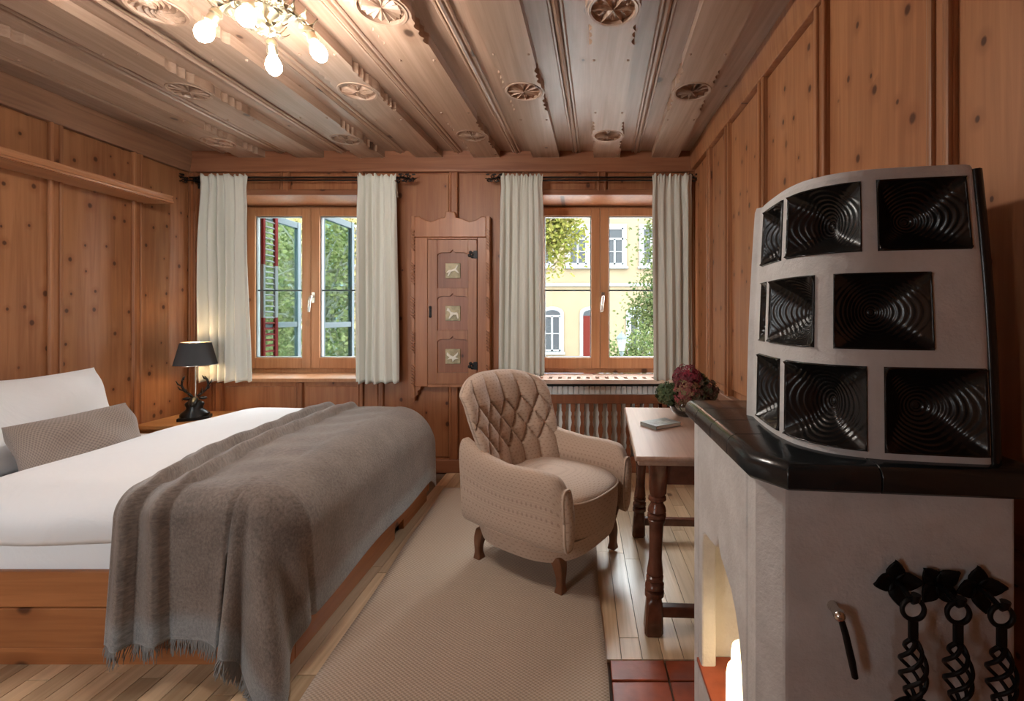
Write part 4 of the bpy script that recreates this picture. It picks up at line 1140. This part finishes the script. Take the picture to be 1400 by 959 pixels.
# candles in the niche
emC = emit('candle_glow', (1, .72, .38), CANDLE)
for k, (cx_, cy_, ch, r, lab) in enumerate(((.445, 1.235, .14, .036, 'thick glowing wax candle deeper inside the stove niche'), (.402, 1.13, .163, .040, 'thick glowing wax candle at the front of the stove niche'))):
    c = thing('candle', lab, 'candle', (cx_, cy_, HZ), group='candles in the stove niche')
    MB().lathe([(r, .0005), (r*1.02, .02), (r, ch-.02), (r*.93, ch-.004), (r*.75, ch), (r*.4, ch-.008), (.001, ch-.010)], (cx_, cy_, HZ), 28).build('wax', emC, c, smooth=50)
    MB().tube([(cx_, cy_, HZ+ch-.012), (cx_+.002, cy_, HZ+ch+.008)], .0015, 6).build('wick', M['iron'], c, smooth=60)
# ------------------------------------------------------------------ fireside irons on the stove front
def front(px, py, off=0.0):
    k = (px-795)/620; Y = .919/(1+.112*k); X = k*Y; z = 1.25-(py-430)/620*Y
    return Vector((X-.111*off, Y-.994*off, z))
NRM = Vector((-.111, -.994, 0)); TAN = Vector((.994, -.111, 0)); UP = Vector((0, 0, 1))
def fleaf(m, c, ang, L, w):
    d = TAN*cos(ang)+UP*sin(ang); s2 = -TAN*sin(ang)+UP*cos(ang); vs_ = []; fs = []
    ts = [0, .15, .35, .55, .75, .9, 1]; ws = [.35, .75, 1, .95, .65, .3, .02]
    for t, ww in zip(ts, ws):
        p = c+d*L*t+NRM*(.003+.010*t*t)
        vs_ += [p-s2*w*ww+NRM*.004, p, p+s2*w*ww+NRM*.004]
    for i in range(6):
        for k in range(2): fs.append((i*3+k, i*3+k+1, i*3+k+4, i*3+k+3))
    m.add(vs_, fs)
hooks = [(1222, 792, .1, 'leftmost black iron leaf hook on the stove front'), (1279, 796, .75, 'middle black iron leaf hook on the stove front'), (1334, 800, .15, 'rightmost black iron leaf hook on the stove front')]
rings = []
for px, py, a0, lab in hooks:
    c = front(px, py, .001); t = thing('leaf_hook', lab, 'hook', tuple(c), group='iron hooks on the stove')
    m = MB()
    for k in range(4): fleaf(m, c, a0+k*pi/2, .042, .0165)
    m.build('leaves', M['iron'], t, smooth=60, solid=.004)
    P = [c, c+NRM*.025, c+NRM*.047-UP*.004, c+NRM*.058-UP*.006, c+NRM*.066+UP*.002, c+NRM*.066+UP*.012]
    MB().tube(P, [.005, .005, .005, .005, .006, .008], 8).build('hook', M['iron'], t, smooth=60)
    rings.append(c+NRM*.058-UP*.001)
def tool(c, kind, lab, nm):
    t = thing(nm, lab, 'fireplace tool', tuple(c), group='fireside irons')
    rc = c-UP*.018
    MB().tube([rc+(TAN*cos(2*pi*i/28)+UP*sin(2*pi*i/28))*.018 for i in range(29)], .0042, 8).build('ring', M['iron'], t, smooth=60)
    z0 = -.036
    MB().bar(c+UP*z0, c+UP*(z0-.035), .016, .007).build('neck', M['iron'], t, bevel=.002)
    bz0 = z0-.035; bl = .105
    m = MB()
    for k in range(4):
        P = []
        for i in range(31):
            s2 = i/30; r = .004+.016*sin(pi*s2)**.7; a = k*pi/2+s2*2*pi*.9
            P.append(c+UP*(bz0-bl*s2)+TAN*r*cos(a)+NRM*r*sin(a))
        m.tube(P, .0036, 6)
    m.build('twisted_basket', M['iron'], t, smooth=60)
    e = c+UP*(bz0-bl)
    if kind == 0:
        P = [e+TAN*.034*sin(a)*(1 if True else 0)-UP*(.034-.034*cos(a)) for a in [-2.3+4.6*i/24 for i in range(25)]]
        MB().tube(P, [.005+.004*abs(i-12)/12 for i in range(25)], 8).build('tong_loop', M['iron'], t, smooth=60)
        MB().tube([P[0], P[0]-UP*.10+TAN*.012, P[0]-UP*.22+TAN*.022], .005, 8).tube([P[-1], P[-1]-UP*.10-TAN*.012, P[-1]-UP*.22-TAN*.022], .005, 8).build('tong_arms', M['iron'], t, smooth=60)
    else:
        MB().tube([e, e-UP*.28], .006, 8).build('shaft', M['iron'], t, smooth=60)
        f = e-UP*.28
        if kind == 1: MB().tube([f, f-UP*.05, f-UP*.08+TAN*.02, f-UP*.07+TAN*.04], [.006, .006, .005, .002], 8).build('poker_tip', M['iron'], t, smooth=60)
        else: MB().prism([(-.030, 0), (.030, 0), (.036, -.09), (-.036, -.09)], 'y', -.004, .004).xf(lambda x, y, z: f+TAN*x+NRM*y+UP*z).build('shovel_blade', M['iron'], t, bevel=.003)
tool(rings[0], 0, 'black iron fire tongs hanging leftmost on the stove front', 'fire_tongs')
tool(rings[1], 1, 'black iron poker with twisted handle hanging between tongs and shovel', 'fire_poker')
tool(rings[2], 2, 'black iron ash shovel hanging nearest the wall', 'ash_shovel')
dh = thing('damper_handle', 'slim black iron handle on a peg left of the fire tongs', 'handle', tuple(front(1140, 830)))
c = front(1138, 828); q = c+NRM*.03
MB().tube([c, c+NRM*.012, c+NRM*.02, q], [.010, .008, .010, .011], 10).sphere(q, .011, 10, 8).build('peg', M['chrome'], dh, smooth=60)
MB().tube([q+NRM*.004, q+NRM*.006-UP*.03+TAN*.008, q+NRM*.006-UP*.075+TAN*.018, q+NRM*.004-UP*.108+TAN*.025], [.006, .0065, .007, .006], 8).build('grip', M['iron'], dh, smooth=60)
# ================================================================== OUTSIDE: outer casements, shutter
def casement(xc, lab):
    t = thing('outer_casement', lab, 'casement', (xc, 4.07, WZ0), group='open outer casements')
    y0, y1, z0, z1 = 4.065, 4.645, .76, 2.18
    f = MB()
    f.box(xc-.02, xc+.02, y0, y0+.05, z0, z1); f.box(xc-.02, xc+.02, y0+.05, y1-.05, z0, z0+.06); f.box(xc-.02, xc+.02, y0+.05, y1-.05, z1-.06, z1); f.box(xc-.018, xc+.018, y0+.05, y1-.05, 1.125, 1.175)
    f.box(xc-.02, xc+.02, y1-.05, y1, z0, z1)
    f.build('casement_frame', M['casement'], t, bevel=.003)
    MB().box(xc+.0201, xc+.026, y1-.06, y1-.02, z0, z1).build('dark_seal', M['casement_dk'], t)
    MB().box(xc-.003, xc+.003, y0+.05, y1-.05, z0+.06, 1.125).build('glass_pane', M['glass_t'], t); MB().box(xc-.003, xc+.003, y0+.05, y1-.05, 1.175, z1-.06).build('glass_pane', M['glass_t'], t)
casement(-2.89, 'pale blue outer casement swung open behind the left pane of the bedside window')
casement(-2.345, 'pale blue outer casement swung open behind the right pane of the bedside window')
sh_ = thing('window_shutter', 'red and white louvred shutter outside the bedside window', 'shutter', (-2.86, 4.08, WZ0))
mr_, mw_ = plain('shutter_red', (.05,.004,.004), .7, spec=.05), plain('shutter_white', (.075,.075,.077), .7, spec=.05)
for za, zb, mt_ in ((.78, 1.22, mr_), (1.22, 1.70, mw_), (1.70, 2.16, mr_)):
    MB().box(-2.868, -2.845, 4.058, 4.085, za, zb).box(-2.868, -2.845, 4.215, 4.255, za, zb).build('stile', mt_, sh_, bevel=.003)
for i in range(26):
    z = .81+i*.0515; c_ = mw_ if (z > 1.22) else mr_
    MB().obox((-2.857, 4.15, z), (.020, .128, .008), Matrix.Rotation(.6, 3, 'Y')).build('louvre', c_, sh_)
MB().box(-2.867, -2.846, 4.085, 4.215, .76, .79).box(-2.867, -2.846, 4.085, 4.215, 2.15, 2.18).build('rail', mr_, sh_)
# ================================================================== OUTSIDE: street and house
gr_ = MB().box(-45, 45, -40, 60, -1.85, -1.65).build('street', plain('asphalt', (.45,.44,.42), .9, bump=.3, bscale=60)); gr_['kind'] = 'structure'
YH = 22.0; sH = 620/YH
def hx(p): return (p-795)/sH
def hzz(p): return 1.25-(p-430)/sH
hs = thing('house', 'cream yellow house with white trimmed windows across the street', 'building', (1, YH, -1.65))
cream = plain('cream_render', (.088,.070,.046), .9, spec=.02, var=.06, bscale=4); trimw = plain('pale_window_surround', (.10,.106,.108), .8, spec=.02); reddoor = plain('dark_red_door', (.034,.006,.0045), .8, spec=.02); wg = plain('dark_house_glass', (.018,.02,.022), .3, spec=.06); roofm = plain('roof_tiles', (.25,.09,.05), .8)
MB().box(-20, 16, YH, YH+8, -1.7, 8.2).build('wall', cream, hs)
MB().box(-20, 16, YH-.10, YH, hzz(391.5), hzz(387.5)).build('belt_course', trimw, hs)
MB().prism([(YH-.6, 8.2), (YH+8.6, 8.2), (YH+4, 11.5)], 'x', -20.4, 16.4).build('roof', roofm, hs)
MB().box(-20, 16, YH-.07, YH, -1.7, -1.2).build('plinth', trimw, hs)
def house_window(xc, z0, z1, w):
    f = ring(xc-w-.16, xc+w+.16, z0-.10, z1+.18, .16, .18, .10, YH-.09, YH).build('window', trimw, hs)
    MB().box(xc-w, xc+w, YH-.03, YH-.01, z0, z1).build('pane', wg, f)
    zt = lerp(z0, z1, .70)
    MB().box(xc-.045, xc+.045, YH-.07, YH-.02, z0, zt).box(xc-w, xc+w, YH-.07, YH-.02, zt-.05, zt+.05).box(xc-w, xc-w+.07, YH-.07, YH-.02, z0, z1).box(xc+w-.07, xc+w, YH-.07, YH-.02, z0, z1).box(xc-w, xc+w, YH-.07, YH-.02, z0, z0+.07).box(xc-w, xc+w, YH-.07, YH-.02, z1-.07, z1).box(xc-w, xc+w, YH-.06, YH-.02, (z0+zt)/2-.02, (z0+zt)/2+.02).build('window_bars', trimw, f)
    MB().box(xc-w-.22, xc+w+.22, YH-.18, YH, z0-.20, z0-.10).build('window_ledge', trimw, f)
for xw in (-12.6, -10.85, -9.05, -7.3, -5.5, -3.73, -1.95, -.18, 1.60, 3.38, 5.15): house_window(xw, hzz(362), hzz(312), .43)
def arch_pts(xc, w, z0, z1, k=10):
    zs = z1-w*.55
    return [(xc-w, z0), (xc+w, z0), (xc+w, zs)]+[(xc+w*cos(pi*i/k), zs+(z1-zs)*sin(pi*i/k)) for i in range(1, k)]+[(xc-w, zs)]
def arched(xc, w, z0, z1, door):
    f = MB().prism(arch_pts(xc, w+.16, z0-.05, z1+.16), 'y', YH-.06, YH+.01).build('door_surround' if door else 'window', trimw, hs)
    MB().prism(arch_pts(xc, w, z0, z1), 'y', YH-.075, YH-.05).build('pane', wg, f)
    zt = z1-w*.75
    if door: MB().box(xc-w, xc+w, YH-.11, YH-.07, z0, zt).box(xc-.02, xc+.02, YH-.125, YH-.07, z0, zt).build('door_leaf', reddoor, f, bevel=.02)
    else:
        MB().box(xc-.045, xc+.045, YH-.11, YH-.07, z0, zt).box(xc-w, xc+w, YH-.11, YH-.07, zt-.05, zt+.05).box(xc-w, xc-w+.07, YH-.11, YH-.07, z0, zt).box(xc+w-.07, xc+w, YH-.11, YH-.07, z0, zt).box(xc-w, xc+w, YH-.11, YH-.07, z0, z0+.07).box(xc-w, xc+w, YH-.10, YH-.07, (z0+zt)/2-.02, (z0+zt)/2+.02).build('window_bars', trimw, f)
        MB().box(xc-w-.22, xc+w+.22, YH-.18, YH, z0-.17, z0-.05).build('window_ledge', trimw, f)
for xw in (-12.2, -9.9, -7.6, -5.3, -3.4, -1.42, 2.72, 4.7): arched(xw, .40, hzz(480), hzz(424), False)
arched(.46, .38, -1.6, hzz(424), True)
# street lantern
lm = thing('street_lantern', 'small pale street lantern on a post beyond the right window', 'lantern', (.762, 8.6, -1.65))
gal = plain('lantern_paint', (.045,.055,.055), .7, spec=.05); lgl = plain('lantern_milk_glass', (.085,.092,.092), .6, spec=.05)
MB().lathe([(.07, -1.65), (.05, -1.4), (.03, -1.3), (.025, .45), (.05, .49), (.03, .52)], (.762, 8.6, .025), 14).build('post', gal, lm, smooth=40)
MB().lathe([(.056, .53), (.10, .76)], (.762, 8.6, .025), 6).build('lantern_glass', lgl, lm)
MB().lathe([(.115, .76), (.108, .79), (.045, .86), (.013, .88), (.013, .91)], (.762, 8.6, .025), 6).build('lantern_cap', gal, lm)
# trees
def leaf_mat(name, c1, c2):
    N = NT(name); g_ = N.n('ShaderNodeNewGeometry'); c = N.mix(g_.outputs['Random Per Island'], c1, c2)
    tr = N.n('ShaderNodeBsdfTranslucent', {0: c}); N.fin(c, .8, 0, .04)
    mx_ = N.n('ShaderNodeMixShader', {0: .35, 1: N.b.outputs[0], 2: tr.outputs[0]}); N.t.links.new(mx_.outputs[0], N.out.inputs[0]); return N.m
bark = plain('bark', (.10,.075,.055), .9, bump=.5, bscale=25)
def tree(base, crowns, n, size, c1, c2, lab, seed, nm='tree', cat='tree', th=.11):
    r_ = random.Random(seed); t = thing(nm, lab, cat, tuple(base), group='trees and shrubs outside')
    tr = MB(); b0 = Vector(base)
    top_ = Vector(crowns[0][0])
    tr.tube([b0, b0.lerp(top_, .4)+Vector((.08, 0, 0)), top_], [th, th*.75, th*.3], 8)
    for c, rad in crowns:
        c = Vector(c)
        for k in range(7):
            e = c+Vector((r_.uniform(-.8, .8)*rad[0], r_.uniform(-.8, .8)*rad[1], r_.uniform(-.7, .7)*rad[2])); s2 = b0.lerp(top_, r_.uniform(.5, .95))
            tr.tube([s2, s2.lerp(e, .5)+Vector((0, 0, .12)), e], [th*.28, th*.16, .006], 5)
    tr.build('trunk', bark, t, smooth=60)
    m = MB(); vs_ = []; fs = []
    cl = []
    for c, rad in crowns:
        for k in range(max(8, n//(len(crowns)*28))):
            d = Vector((r_.gauss(0, 1), r_.gauss(0, 1), r_.gauss(0, 1))).normalized()*r_.random()**.45
            cl.append(Vector(c)+Vector((d.x*rad[0], d.y*rad[1], d.z*rad[2])))
    for i in range(n):
        p = r_.choice(cl)+Vector((r_.gauss(0, 1), r_.gauss(0, 1), r_.gauss(0, 1)))*size*2.0
        a = Vector((r_.uniform(-1, 1), r_.uniform(-1, 1), r_.uniform(-.9, .3))).normalized(); s2 = a.orthogonal().normalized(); s2 = Matrix.Rotation(r_.random()*6, 3, a) @ s2
        L = size*r_.uniform(.7, 1.2); w = L*.30; b = len(vs_)
        vs_ += [p, p+a*L*.5+s2*w, p+a*L, p+a*L*.5-s2*w]; fs.append((b, b+1, b+2, b+3))
    lo = m.add(vs_, fs).build('foliage', leaf_mat(nm+'_leaf', c1, c2), t, fix=False); lo['kind'] = 'stuff'
tree((-1.7, 8, -1.65), [((-1.0, 8, 2.75), (.75, .5, .8)), ((-.45, 8.1, 2.9), (.42, .35, .75)), ((-.75, 8, 3.6), (.8, .5, .5))], 8000, .085, (.05,.062,.010), (.11,.10,.026), 'yellow-green tree whose branches hang into the left half of the right window', 1)
tree((2.7, 11, -1.65), [((2.2, 11, 2.6), (.75, .6, 1.3)), ((1.85, 11, 1.2), (.6, .5, .9)), ((2.3, 11, 3.6), (.7, .5, .6))], 9500, .10, (.017,.030,.009), (.058,.066,.024), 'dark green tree at the right edge of the right window', 2)
tree((1.12, 9.6, -1.65), [((1.12, 9.6, .32), (.66, .4, .56)), ((1.0, 9.6, -.6), (.7, .45, .65))], 4200, .085, (.02,.036,.010), (.065,.076,.03), 'rounded green shrub behind the pale street lantern', 3, 'shrub', 'shrub', .05)
tree((-5.6, 10, -1.65), [((-5.9, 10, 2.6), (1.3, .8, 1.6)), ((-4.5, 10.3, 2.0), (1.1, .7, 1.5)), ((-7.0, 10.2, 1.0), (1.2, .8, 1.4)), ((-5.2, 9.8, .2), (1.3, .6, 1.0))], 9000, .12, (.03,.036,.010), (.17,.135,.055), 'broad yellow-green tree filling the bedside window', 4, 'tree', 'tree', .16)
tree((-8.5, 14, -1.65), [((-9.0, 14, 3.0), (2.2, 1, 2.4)), ((-6.3, 14.5, 2.5), (1.8, 1, 2.2)), ((-8, 14, .2), (2.6, 1, 1.3))], 9000, .16, (.03,.036,.010), (.14,.12,.045), 'darker tree standing further back beyond the bedside window', 5, 'tree', 'tree', .2)
